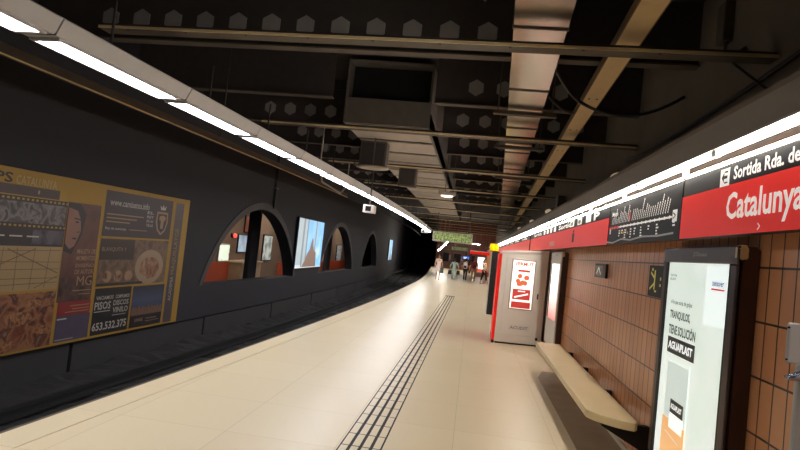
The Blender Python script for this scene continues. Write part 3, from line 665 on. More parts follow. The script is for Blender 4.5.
t,p,F,W,H=poster_case('distant brown lit poster case beyond the bench, beside the grey cabinet',9.6,10.75,ramp_mat('red_white_poster',[(0,hexc(200,40,40)),(.34,hexc(240,200,190)),(.5,hexc(252,250,245)),(1,hexc(255,252,246))],tex='gradz',scale=(.3,1.6),emit=1.0),low=.45,top=.2,fm='kiosk')
# small things on the tiled wall
t=thing('exit_sign','small black sign with pale running figure on tiles beside tall poster case','sign',(WX,5.03,1.43)); F=Frame((WX-.001,5.23,1.42),(0,-1,0),(0,0,1))
mb=MB(); F.slab(mb,0,.40,0,.26,0,.02); obj('plate',mb,M['black'],t,.004)
M['glow']=mat('pale_yellow_green',hexc(214,206,110),.5,emit=.15)
mb=MB(); F.rect(mb,.16,.19,.06,.22,.023); F.line(mb,.06,.06,.17,.11,.02,.024); F.line(mb,.07,.2,.16,.16,.02,.024); F.rect(mb,.19,.24,.04,.055,.024); F.rect(mb,.31,.34,.14,.165,.023); F.rect(mb,.31,.34,.09,.11,.023); F.disc(mb,.11,.225,.02,.014,.024); obj('pictogram',mb,M['glow'],t)
t=thing('wall_notice','small square dark framed notice on brown tiles above the bench','notice',(WX,7.1,1.51)); F=Frame((WX-.001,7.40,1.50),(0,-1,0),(0,0,1))
mb=MB(); F.slab(mb,0,.58,0,.165,0,.03); obj('frame',mb,M['brown'],t,.006)
mb=MB(); F.rect(mb,.05,.46,.02,.145,.033); pp=obj('notice_sheet',mb,ramp_mat('notice',[(.35,hexc(90,72,54)),(.6,hexc(170,150,120))],scale=14),t)
mb=MB(); F.line(mb,.14,.04,.25,.12,.02,.036); F.line(mb,.25,.12,.36,.04,.02,.036); obj('drawn_mark',mb,M['p_grey'],pp)
# ------------------------------------------------------------------ bench
t=thing('platform_bench','long cream stone bench along the brown tiled wall','bench',(1.22,6.5,0))
mb=MB(); ya,yb,xa,xb=4.72,8.75,1.05,1.40
pts=[(xa,yb),(xa,ya+.26)]+[(xa+.35*(i/10),ya+.26-.26*math.sin(math.pi/2*min(1,i/10))**.7) for i in range(1,10)]+[(xb-.03,ya-.0),(xb,ya+.05),(xb,yb)]
mb.prism([(x,y,.385) for x,y in pts],(0,0,.065)); obj('seat',mb,M['bench'],t,.008)
for y in(4.95,6.2,7.4,8.5):
    mb=MB(); mb.prism([(xa+.12,y-.025,.385),(WX-.001,y-.025,.385),(WX-.001,y-.025,.18),(WX-.04,y-.025,.18),(xa+.12,y-.025,.345)],(0,.05,0)); obj('bracket',mb,M['black'],t)
# ------------------------------------------------------------------ grey cabinet (front leans slightly out of square), with its neighbours
t=thing('grey_cabinet','grey metal cabinet with a lit red and white poster beyond the bench','cabinet',(1.0,11.9,0))
fl,fr,bl,br=(.57,11.25),(1.46,11.4),(.60,12.6),(1.50,12.7)
mb=MB(); mb.hexa([(fl[0],fl[1],.03),(fr[0],fr[1],.03),(br[0],br[1],.03),(bl[0],bl[1],.03)],[(fl[0],fl[1],1.70),(fr[0],fr[1],1.80),(br[0],br[1],1.80),(bl[0],bl[1],1.70)]); obj('body',mb,M['kiosk'],t,.012)
mb=MB(); mb.hexa([(fl[0]-.01,fl[1]-.02,1.70),(fr[0]+.01,fr[1]-.02,1.80),(br[0]+.01,br[1],1.80),(bl[0]-.01,bl[1],1.70)],[(fl[0]-.01,fl[1]-.02,1.755),(fr[0]+.01,fr[1]-.02,1.843),(br[0]+.01,br[1],1.843),(bl[0]-.01,bl[1],1.755)]); obj('top_hood',mb,M['kiosk'],t,.01)
mb=MB(); mb.hexa([(fl[0]+.02,fl[1]+.02,0),(fr[0]-.02,fr[1]+.02,0),(br[0]-.02,br[1],0),(bl[0]+.02,bl[1],0)],[(fl[0]+.02,fl[1]+.02,.03),(fr[0]-.02,fr[1]+.02,.03),(br[0]-.02,br[1],.03),(bl[0]+.02,bl[1],.03)]); obj('plinth',mb,M['black'],t)
F=Frame((fl[0],fl[1]-.002,0),(fr[0]-fl[0],fr[1]-fl[1],0),(0,0,1))
mb=MB(); F.slab(mb,.10,.80,.18,1.66,0,.012); d=obj('door',mb,M['kiosk'],t,.004)
mb=MB(); F.slab(mb,.78,.82,.12,.17,.012,.03); F.slab(mb,.74,.76,.9,1.0,.012,.035); obj('lock',mb,M['black'],d)
mb=MB(); F.slab(mb,.205,.665,.67,1.625,.012,.022); pc=obj('poster_frame',mb,M['steel'],d,.003)
mb=MB(); F.rect(mb,.225,.645,.69,1.605,.024); obj('lit_poster',mb,emis('vermut_paper',hexc(250,238,228),.85),d)
mb=MB(); F.text(mb,'VERMUT',.25,.62,1.505,1.575,.027,bold=.03); vr=emis('vermut_red',hexc(176,52,46),.6); obj('lettering',mb,vr,d)
for q in((.33,.56,1.39,1.43),(.25,.62,.70,.82),(.26,.6,.86,1.06)): mb=MB(); F.rect(mb,*q,.026); obj('red_block',mb,vr,d)
mb=MB(); rr=random.Random(4)
for i in range(9): F.disc(mb,.43+rr.uniform(-.1,.1),1.23+rr.uniform(-.09,.09),.045,.045,.0275+.0004*i,n=12)
obj('fruit_picture',mb,emis('vermut_fruit',hexc(196,96,60),.7),d)
mb=MB(); F.rect(mb,.30,.56,.83,.845,.029); F.line(mb,.3,.9,.56,.98,.03,.029); F.rect(mb,.36,.5,1.01,1.03,.029); obj('white_print',mb,M['p_white'],d)
mb=MB(); F.rect(mb,.24,.66,.27,.38,.014); nm=obj('number_plate',mb,M['white'],d)
mb=MB(); F.text(mb,'ACUDIT',.27,.62,.295,.355,.017,bold=.03); obj('plate_lettering',mb,M['hexplate'],nm)
G=Frame((bl[0]-.003,bl[1],0),(fl[0]-bl[0],fl[1]-bl[1],0),(0,0,1))
mb=MB(); G.slab(mb,.0,1.345,.05,1.7,.0,.05); obj('red_side_panel',mb,M['red'],t,label='red side panel')
mb=MB(); G.slab(mb,0,1.345,.0,.05,.0,.05); obj('dark_edge',mb,M['black'],t)
t=thing('beacon_pillar','black pillar topped with twin yellow lamps beyond the grey cabinet','pillar',(.66,16.7,0))
mb=MB(); mb.box(.56,.76,16.6,16.85,0,1.78); obj('post',mb,M['black'],t,.01)
mb=MB(); mb.box(.53,.555,16.62,16.83,.05,1.78); obj('pale_side_strip',mb,M['white'],t)
mb=MB(); mb.box(.50,.72,16.62,16.82,1.78,1.80); obj('lamp_base',mb,M['black'],t)
for x in(.545,.67):
    mb=MB(); mb.tube([(x,16.72,1.80),(x,16.72,1.995)],.062,14); obj('yellow_lamp',mb,M['yellow'],t)
# steel help point on the right edge
t=thing('help_point','brushed steel post with a square head standing before the near brown tiles','post',(1.25,2.2,0))
mb=MB(); mb.box(1.16,1.33,2.195,2.225,0,1.345); obj('post_blade',mb,M['housing'],t,.01)
mb=MB(); mb.box(1.118,1.40,2.19,2.21,1.345,1.485); obj('head',mb,M['housing'],t,.006)
mb=MB(); mb.tube([(1.118,2.17,1.30),(1.16,2.16,1.33),(1.2,2.16,1.345)],.008,8); mb.box(1.112,1.19,2.15,2.19,1.292,1.302); obj('handle',mb,mat('chrome',hexc(200,205,225),.15,metal=.9),t)
mb=MB(); mb.tube([(1.105,2.171,1.36),(1.105,2.166,1.36)],.004,8); mb.tube([(1.105,2.171,1.47),(1.105,2.166,1.47)],.004,8); mb.tube([(1.25,2.171,1.42),(1.25,2.164,1.42)],.018,12); obj('screw',mb,M['black'],t)

# ------------------------------------------------------------------ tactile strip
t=thing('tactile_strip','cream ribbed tactile strip with dark grooves along the platform','paving',(-.7,8,0))
mb=MB(); ya,yb=1.0,22.
def sl(y): return -.885+.0035*(y-4.5)
W=.335
mb.hexa([(sl(ya),ya,.0005),(sl(ya)+W,ya,.0005),(sl(yb)+W,yb,.0005),(sl(yb),yb,.0005)],[(sl(ya),ya,.002),(sl(ya)+W,ya,.002),(sl(yb)+W,yb,.002),(sl(yb),yb,.002)]); obj('groove_bed',mb,mat('groove_black',hexc(40,36,30),.7),t)
mb=MB(); y=ya+.01; cw=W/4
while y<yb-.3:
    for k in range(4):
        g=.0135
        x0,x1=sl(y)+k*cw+g,sl(y)+(k+1)*cw-g
        mb.hexa([(x0,y,.002),(x1,y,.002),(x1,y+.280,.002),(x0,y+.280,.002)],[(x0,y,.004),(x1,y,.004),(x1,y+.280,.004),(x0,y+.280,.004)])
    y+=.30
obj('ribs',mb,mat('tactile_cream',hexc(232,214,180),.3,var=.06),t)

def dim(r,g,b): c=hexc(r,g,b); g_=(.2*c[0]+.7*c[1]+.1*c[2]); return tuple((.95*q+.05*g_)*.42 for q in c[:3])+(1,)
# ------------------------------------------------------------------ big advertising hoarding on the left wall
def wl(y): return edge(y)+WO
ya,yb=5.55,11.80
A=Vector((wl(ya)+.06,ya,-.47)); B=Vector((wl(yb)+.03,yb,-.47))
t=thing('advertising_hoarding','large yellow framed hoarding of mixed adverts on the dark arched wall','billboard',tuple((A+B)/2))
F=Frame(A,B-A,(0,0,1)); sc=(B-A).length/(yb-ya)
def fy(y): return (y-ya)*sc
def fz(z): return z+.47
Y_,Z_=fy,fz
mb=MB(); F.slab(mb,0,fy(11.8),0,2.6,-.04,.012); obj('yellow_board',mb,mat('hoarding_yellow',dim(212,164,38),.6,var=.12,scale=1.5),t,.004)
def panel(name,y0,y1,z0,z1,m,lay=.015):
    mb=MB(); F.rect(mb,fy(y0),fy(y1),fz(z0),fz(z1),lay); return obj(name,mb,m,t)
def det(parent,name,m,fn): mb=MB(); fn(mb); return obj(name,mb,m,parent)
def tx_(mb,s,y0,y1,z0,z1,lay,bold=.015,rot=0): F.text(mb,s,fy(y0),fy(y1),fz(z0),fz(z1),lay,bold=bold,rot=rot)
def rc(mb,y0,y1,z0,z1,lay): F.rect(mb,fy(y0),fy(y1),fz(z0),fz(z1),lay)
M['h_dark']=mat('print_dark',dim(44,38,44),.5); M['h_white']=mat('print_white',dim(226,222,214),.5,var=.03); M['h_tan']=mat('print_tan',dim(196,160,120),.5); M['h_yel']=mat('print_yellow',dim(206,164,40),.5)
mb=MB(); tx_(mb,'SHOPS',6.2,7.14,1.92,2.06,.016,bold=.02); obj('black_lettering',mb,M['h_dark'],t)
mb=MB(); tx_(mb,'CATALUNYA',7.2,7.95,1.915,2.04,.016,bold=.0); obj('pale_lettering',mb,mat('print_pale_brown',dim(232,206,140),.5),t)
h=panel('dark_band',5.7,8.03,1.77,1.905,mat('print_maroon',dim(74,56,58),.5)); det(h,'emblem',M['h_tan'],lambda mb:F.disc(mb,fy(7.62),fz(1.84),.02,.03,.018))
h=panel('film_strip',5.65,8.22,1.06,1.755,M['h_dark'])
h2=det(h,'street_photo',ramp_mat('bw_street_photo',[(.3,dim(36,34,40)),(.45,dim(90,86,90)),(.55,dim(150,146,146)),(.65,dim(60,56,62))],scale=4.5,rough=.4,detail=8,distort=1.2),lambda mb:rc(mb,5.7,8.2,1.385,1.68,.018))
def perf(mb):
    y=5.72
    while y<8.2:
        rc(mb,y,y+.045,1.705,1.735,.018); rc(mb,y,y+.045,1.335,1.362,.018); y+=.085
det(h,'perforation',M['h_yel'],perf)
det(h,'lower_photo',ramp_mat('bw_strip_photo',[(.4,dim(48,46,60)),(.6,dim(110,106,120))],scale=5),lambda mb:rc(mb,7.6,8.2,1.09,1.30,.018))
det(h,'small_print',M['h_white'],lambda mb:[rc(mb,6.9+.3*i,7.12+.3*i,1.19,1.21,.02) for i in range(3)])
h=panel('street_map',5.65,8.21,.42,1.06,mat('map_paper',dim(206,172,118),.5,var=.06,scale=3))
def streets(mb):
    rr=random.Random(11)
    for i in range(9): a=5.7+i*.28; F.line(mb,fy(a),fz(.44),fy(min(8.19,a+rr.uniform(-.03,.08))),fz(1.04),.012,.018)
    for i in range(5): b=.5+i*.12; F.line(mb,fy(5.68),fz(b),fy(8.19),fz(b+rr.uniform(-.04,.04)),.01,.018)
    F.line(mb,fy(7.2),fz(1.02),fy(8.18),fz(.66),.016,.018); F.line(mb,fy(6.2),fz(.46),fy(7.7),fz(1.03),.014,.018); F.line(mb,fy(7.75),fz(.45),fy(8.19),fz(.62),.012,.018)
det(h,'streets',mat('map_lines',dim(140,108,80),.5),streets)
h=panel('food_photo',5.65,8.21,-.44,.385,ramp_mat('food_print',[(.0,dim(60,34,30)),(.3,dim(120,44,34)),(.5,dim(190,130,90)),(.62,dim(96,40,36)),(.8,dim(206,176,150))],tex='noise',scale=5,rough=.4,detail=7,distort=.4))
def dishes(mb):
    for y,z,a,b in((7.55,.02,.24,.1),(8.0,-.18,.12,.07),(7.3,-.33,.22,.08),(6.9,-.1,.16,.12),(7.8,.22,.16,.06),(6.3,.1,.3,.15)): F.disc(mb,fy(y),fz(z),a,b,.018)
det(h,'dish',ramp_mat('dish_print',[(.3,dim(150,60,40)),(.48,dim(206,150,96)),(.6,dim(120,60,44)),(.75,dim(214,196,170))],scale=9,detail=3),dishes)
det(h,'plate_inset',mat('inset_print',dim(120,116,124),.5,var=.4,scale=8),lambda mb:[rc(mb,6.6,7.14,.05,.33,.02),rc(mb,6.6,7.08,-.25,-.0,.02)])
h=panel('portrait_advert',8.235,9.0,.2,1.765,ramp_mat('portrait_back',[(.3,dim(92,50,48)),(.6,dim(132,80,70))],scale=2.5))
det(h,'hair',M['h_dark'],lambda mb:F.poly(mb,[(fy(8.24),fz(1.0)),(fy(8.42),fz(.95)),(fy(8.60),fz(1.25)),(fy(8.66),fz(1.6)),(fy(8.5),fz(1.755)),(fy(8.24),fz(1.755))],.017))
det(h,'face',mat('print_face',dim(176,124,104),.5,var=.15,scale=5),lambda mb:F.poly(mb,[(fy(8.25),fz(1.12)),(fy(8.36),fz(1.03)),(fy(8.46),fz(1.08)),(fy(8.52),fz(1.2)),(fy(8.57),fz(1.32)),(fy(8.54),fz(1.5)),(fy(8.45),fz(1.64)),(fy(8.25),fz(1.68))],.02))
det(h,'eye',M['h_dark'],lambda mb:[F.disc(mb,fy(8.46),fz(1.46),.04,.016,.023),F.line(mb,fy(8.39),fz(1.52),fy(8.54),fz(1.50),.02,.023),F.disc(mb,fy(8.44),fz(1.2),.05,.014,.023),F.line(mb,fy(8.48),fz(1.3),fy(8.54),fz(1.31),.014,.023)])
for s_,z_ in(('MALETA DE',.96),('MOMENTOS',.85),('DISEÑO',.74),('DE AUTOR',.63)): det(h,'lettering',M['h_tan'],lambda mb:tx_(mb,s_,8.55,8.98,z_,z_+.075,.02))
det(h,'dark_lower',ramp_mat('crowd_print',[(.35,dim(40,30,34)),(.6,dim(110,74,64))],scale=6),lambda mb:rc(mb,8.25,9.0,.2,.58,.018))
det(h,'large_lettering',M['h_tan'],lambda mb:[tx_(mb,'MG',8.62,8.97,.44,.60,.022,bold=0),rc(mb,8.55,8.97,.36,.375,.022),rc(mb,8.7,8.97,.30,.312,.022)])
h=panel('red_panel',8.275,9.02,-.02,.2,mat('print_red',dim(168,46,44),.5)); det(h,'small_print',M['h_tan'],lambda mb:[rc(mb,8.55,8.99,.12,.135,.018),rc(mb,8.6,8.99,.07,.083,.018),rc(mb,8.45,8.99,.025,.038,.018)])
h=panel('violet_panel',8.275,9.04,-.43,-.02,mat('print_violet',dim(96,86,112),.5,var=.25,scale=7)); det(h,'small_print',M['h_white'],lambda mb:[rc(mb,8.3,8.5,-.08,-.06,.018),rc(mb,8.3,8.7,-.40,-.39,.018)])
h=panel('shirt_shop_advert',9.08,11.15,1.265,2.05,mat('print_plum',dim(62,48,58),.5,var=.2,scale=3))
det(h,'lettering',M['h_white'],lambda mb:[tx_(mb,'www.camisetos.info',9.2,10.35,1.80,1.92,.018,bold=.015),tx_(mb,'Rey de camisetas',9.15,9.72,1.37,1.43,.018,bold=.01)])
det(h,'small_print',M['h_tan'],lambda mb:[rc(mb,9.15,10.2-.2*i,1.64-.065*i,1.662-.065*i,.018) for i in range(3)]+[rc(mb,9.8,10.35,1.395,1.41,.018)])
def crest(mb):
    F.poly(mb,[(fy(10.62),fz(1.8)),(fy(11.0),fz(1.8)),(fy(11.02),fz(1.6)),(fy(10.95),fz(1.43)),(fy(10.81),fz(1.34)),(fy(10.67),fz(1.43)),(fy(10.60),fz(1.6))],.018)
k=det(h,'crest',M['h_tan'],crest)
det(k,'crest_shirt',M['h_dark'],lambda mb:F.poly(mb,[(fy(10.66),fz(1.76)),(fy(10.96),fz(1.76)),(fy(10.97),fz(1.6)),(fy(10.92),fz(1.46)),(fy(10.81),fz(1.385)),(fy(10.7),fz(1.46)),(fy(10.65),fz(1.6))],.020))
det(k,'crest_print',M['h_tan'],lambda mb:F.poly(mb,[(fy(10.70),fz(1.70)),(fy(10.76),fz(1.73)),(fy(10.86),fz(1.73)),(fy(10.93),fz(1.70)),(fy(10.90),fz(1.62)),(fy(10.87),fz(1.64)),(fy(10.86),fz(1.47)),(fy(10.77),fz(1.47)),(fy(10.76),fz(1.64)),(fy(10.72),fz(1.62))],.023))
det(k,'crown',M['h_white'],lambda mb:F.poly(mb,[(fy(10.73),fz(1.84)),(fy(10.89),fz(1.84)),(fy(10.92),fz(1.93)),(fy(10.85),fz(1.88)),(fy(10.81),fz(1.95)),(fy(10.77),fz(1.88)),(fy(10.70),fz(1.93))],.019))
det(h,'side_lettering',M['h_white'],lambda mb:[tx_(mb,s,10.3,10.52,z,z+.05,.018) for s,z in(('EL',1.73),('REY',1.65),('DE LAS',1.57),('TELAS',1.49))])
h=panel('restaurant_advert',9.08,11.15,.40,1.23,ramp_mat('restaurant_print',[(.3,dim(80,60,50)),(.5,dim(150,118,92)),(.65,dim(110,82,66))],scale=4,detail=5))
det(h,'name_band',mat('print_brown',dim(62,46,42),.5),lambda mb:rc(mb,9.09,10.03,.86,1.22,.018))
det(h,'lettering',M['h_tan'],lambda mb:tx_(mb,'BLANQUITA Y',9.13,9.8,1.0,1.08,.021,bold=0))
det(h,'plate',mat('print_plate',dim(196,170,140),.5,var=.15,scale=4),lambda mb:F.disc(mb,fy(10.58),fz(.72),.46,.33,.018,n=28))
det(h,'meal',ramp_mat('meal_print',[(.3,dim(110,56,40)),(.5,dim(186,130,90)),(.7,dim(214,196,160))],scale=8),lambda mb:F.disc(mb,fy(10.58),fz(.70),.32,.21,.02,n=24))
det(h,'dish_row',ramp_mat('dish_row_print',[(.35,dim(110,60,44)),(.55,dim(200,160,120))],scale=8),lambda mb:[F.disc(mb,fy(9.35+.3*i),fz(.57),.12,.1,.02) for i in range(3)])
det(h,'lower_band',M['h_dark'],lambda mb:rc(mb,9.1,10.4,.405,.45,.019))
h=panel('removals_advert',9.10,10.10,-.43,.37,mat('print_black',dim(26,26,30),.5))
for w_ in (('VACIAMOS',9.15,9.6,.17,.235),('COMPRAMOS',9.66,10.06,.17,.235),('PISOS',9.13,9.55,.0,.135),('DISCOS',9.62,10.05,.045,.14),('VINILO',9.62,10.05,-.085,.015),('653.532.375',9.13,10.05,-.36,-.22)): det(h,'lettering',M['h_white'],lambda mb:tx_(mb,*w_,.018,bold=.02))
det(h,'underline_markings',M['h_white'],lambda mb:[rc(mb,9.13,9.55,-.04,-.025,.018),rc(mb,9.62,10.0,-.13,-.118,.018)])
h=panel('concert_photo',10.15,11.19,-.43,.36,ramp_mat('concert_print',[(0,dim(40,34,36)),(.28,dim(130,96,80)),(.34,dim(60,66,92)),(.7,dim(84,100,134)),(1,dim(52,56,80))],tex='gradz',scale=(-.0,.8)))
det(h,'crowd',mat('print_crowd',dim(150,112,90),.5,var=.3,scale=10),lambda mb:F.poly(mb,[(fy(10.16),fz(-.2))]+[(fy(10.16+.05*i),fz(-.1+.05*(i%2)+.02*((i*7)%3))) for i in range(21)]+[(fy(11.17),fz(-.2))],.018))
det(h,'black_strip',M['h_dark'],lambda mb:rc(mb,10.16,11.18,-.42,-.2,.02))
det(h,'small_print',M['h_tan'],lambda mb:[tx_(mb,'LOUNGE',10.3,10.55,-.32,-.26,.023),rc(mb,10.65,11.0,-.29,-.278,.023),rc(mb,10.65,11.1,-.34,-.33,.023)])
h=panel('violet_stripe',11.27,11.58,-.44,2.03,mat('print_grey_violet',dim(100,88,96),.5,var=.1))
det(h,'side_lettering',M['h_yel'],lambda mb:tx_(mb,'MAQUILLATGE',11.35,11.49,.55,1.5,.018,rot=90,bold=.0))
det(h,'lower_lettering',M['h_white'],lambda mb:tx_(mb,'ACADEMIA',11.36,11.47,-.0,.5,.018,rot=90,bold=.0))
# ------------------------------------------------------------------ lit screens on the left wall
def screen(lab,y0,y1,z0,z1,m,tower):
    a=Vector((wl(y0)+.1,y0,z0)); b=Vector((wl(y1)+.06,y1,z0)); t=thing('projection_screen',lab,'screen',tuple((a+b)/2)); F=Frame(a,b-a,(0,0,1)); W=(b-a).length; H=z1-z0
    mb=MB(); F.slab(mb,-.03,W+.03,-.03,H+.03,-.05,-.002); obj('frame',mb,M['black'],t,.01)
    mb=MB(); F.rect(mb,0,W,0,H,.002); p=obj('picture',mb,m,t)
    return t,p,F,W,H
M['sky']=ramp_mat('screen_sky',[(.3,hexc(150,196,228)),(.55,hexc(120,180,222)),(.7,hexc(190,220,236))],scale=1.3,emit=.8)
t,p,F,W,H=screen('pale blue lit screen showing a tower between the first two arches',19.05,22.4,.53,2.26,M['sky'],1)
E_=lambda n,c,e=.55: mat(n,c,.4,var=.1,scale=3,emit=e)
for q0,q1 in((0,1.15),(2.25,2.45)): mb=MB(); F.rect(mb,q0,q1,0.03,H,.005); obj('pale_building',mb,E_('scr_pale',hexc(176,188,192),.6),p)
for q0,q1,q2 in((.55,.75,.03),(1.05,1.2,.3),(2.2,2.32,.4)): mb=MB(); F.rect(mb,q0,q1,q2,H,.007); obj('grey_edge',mb,E_('scr_grey',hexc(130,150,164),.5),p)
mb=MB(); F.poly(mb,[(.75,.02),(2.6,.02),(2.5,.55),(2.2,.62),(2.05,.8),(1.98,1.02),(1.86,1.1),(1.76,.95),(1.6,.66),(1.3,.5),(1.1,.28)],.009); obj('brown_tower',mb,E_('scr_brown',hexc(140,116,104),.4),p)
mb=MB(); F.rect(mb,-.0,W,0,.03,.010); F.rect(mb,0,.6,0,.1,.010); obj('white_strip',mb,E_('scr_white',hexc(220,224,220),.6),p)
t,p,F,W,H=screen('narrow pale blue lit screen far along the arched wall past all arches',44.6,47.9,.55,2.15,M['sky'],0)
mb=MB(); F.rect(mb,.0,.8,0,H,.006); obj('pale_building',mb,E_('scr_pale2',hexc(190,206,212),.6),p)
mb=MB(); F.poly(mb,[(.9,.0),(2.6,.0),(2.2,.4),(1.8,.7),(1.4,.35)],.008); obj('brown_tower',mb,E_('scr_brown2',hexc(150,126,116),.4),p)
mb=MB(); e=wl(13.3)
t=thing('wall_cable','vertical dark cable duct on the wall over the first arch','cable duct',(wl(16.7)+.03,16.7,2.3)); mb=MB(); mb.box(wl(16.7)-.0,wl(16.7)+.06,16.62,16.78,2.36,4.2); obj('duct_cover',mb,M['lower_wall'],t)
mb=MB(); mb.box(wl(16.7)-.0,wl(16.7)+.08,16.6,16.8,2.95,3.0); obj('clip',mb,M['steel_dark'],t)
# ------------------------------------------------------------------ far end of the platform
t=thing('information_screen','small blue lit screen hanging above the people at the far end','screen',(-.42,46,1.25)); mb=MB(); mb.box(-.72,-.16,46,46.1,1.22,1.52); obj('case',mb,M['black'],t,.01)
mb=MB(); mb.box(-.68,-.2,45.99,46.0,1.26,1.48); obj('display',mb,emis('blue_screen',hexc(70,120,220),.9),t)
mb=MB(); mb.box(-.62,-.4,45.985,45.99,1.30,1.42); obj('window_text',mb,M['p_white'],t)
mb=MB(); mb.tube([(-.44,46.05,1.52),(-.44,46.05,4.9)],.02); obj('rod',mb,M['black'],t)
t=thing('lit_advert_totem','free standing white and red lit advert at the far end, behind the white topped woman','advert',(.75,46,0)); mb=MB(); mb.box(.42,1.08,46,46.2,0,1.62); obj('case',mb,M['steel'],t,.02)
mb=MB(); mb.box(.48,1.02,45.985,46.0,.62,1.52); obj('poster',mb,emis('totem_white',hexc(255,244,238),1.6),t)
mb=MB(); mb.box(.48,1.02,45.985,46.0,.35,.62); obj('poster_base',mb,emis('totem_red',hexc(214,90,70),.9),t)
t=thing('red_beam','long red fascia beam crossing high above the far end of the platform','beam',(.2,52,1.85)); mb=MB(); mb.box(-.2,WX,52,52.2,1.75,2.0); obj('red_fascia',mb,M['red'],t)
mb=MB(); mb.box(-.2,WX,51.98,52.0,2.0,2.05); obj('white_trim',mb,M['white'],t)
mb=MB(); mb.box(-.18,-.0,52,52.2,0,1.75); obj('post',mb,M['brown'],t)
for i,(x,w,l) in enumerate(((-2.6,.5,'plain brown machine against the far end wall, beside the track opening'),(-1.4,.6,'reddish brown machine against the far end wall, between the other two'),(.1,.5,'dark red machine against the far end wall, behind the backpackers'))):
    t=thing('vending_machine',l,'machine',(x,61.4,0)); mb=MB(); mb.box(x-w,x+w,61.3,61.95,0,1.75); obj('cabinet',mb,[mat('vm1',hexc(110,70,56),.5),mat('vm2',hexc(126,70,58),.5),mat('vm3',hexc(120,50,44),.5)][i],t,.02)
    mb=MB(); mb.box(x-w*.8,x+w*.4,61.28,61.3,.7,1.6); obj('window',mb,M['blackgloss'],t); mb=MB(); mb.box(x+w*.5,x+w*.8,61.28,61.3,.9,1.4); obj('keypad',mb,M['hexplate'],t)
for k,x in enumerate((-2.1,-.9,.3)):
    t=thing('ceiling_light','white ceiling light over the far end of the platform, %s'%['nearest the track','in the middle of three','nearest the tiled wall'][k],'ceiling light',(x,56,2.7),'far end ceiling lights'); mb=MB(); mb.box(x-.4,x+.4,55.9,56.1,2.72,2.8); obj('housing',mb,M['housing'],t)
    mb=MB(); mb.box(x-.36,x+.36,55.93,56.07,2.70,2.72); obj('diffuser',mb,M['farlight'],t); mb=MB(); mb.tube([(x,56,2.8),(x,56,4.9)],.015); obj('rod',mb,M['steel_dark'],t)

# ------------------------------------------------------------------ people
def skin_mesh(name,verts,edges,root,m,parent,base,lev=1,xf=None):
    me=bpy.data.meshes.new(name); me.from_pydata([v[0] for v in verts],edges,[])
    o=bpy.data.objects.new('tmp',me); C.objects.link(o)
    sk=o.modifiers.new('skin','SKIN'); sk.use_smooth_shade=True
    if not me.skin_vertices: 
        with bpy.context.temp_override(object=o,active_object=o): bpy.ops.mesh.customdata_skin_add()
    for i,(p,r) in enumerate(verts):
        sv=me.skin_vertices[0].data[i]; sv.radius=(r,r) if not isinstance(r,tuple) else r; sv.use_root=(i==root)
    ss=o.modifiers.new('sub','SUBSURF'); ss.levels=lev; ss.render_levels=lev
    dg=bpy.context.evaluated_depsgraph_get(); out=bpy.data.meshes.new_from_object(o.evaluated_get(dg))
    bpy.data.objects.remove(o); bpy.data.meshes.remove(me)
    out.name=name; out.materials.clear(); out.materials.append(m)
    for p in out.polygons: p.use_smooth=True
    r=bpy.data.objects.new(name,out); C.objects.link(r); r.parent=parent; WL[r.name]=Vector(base)
    return r
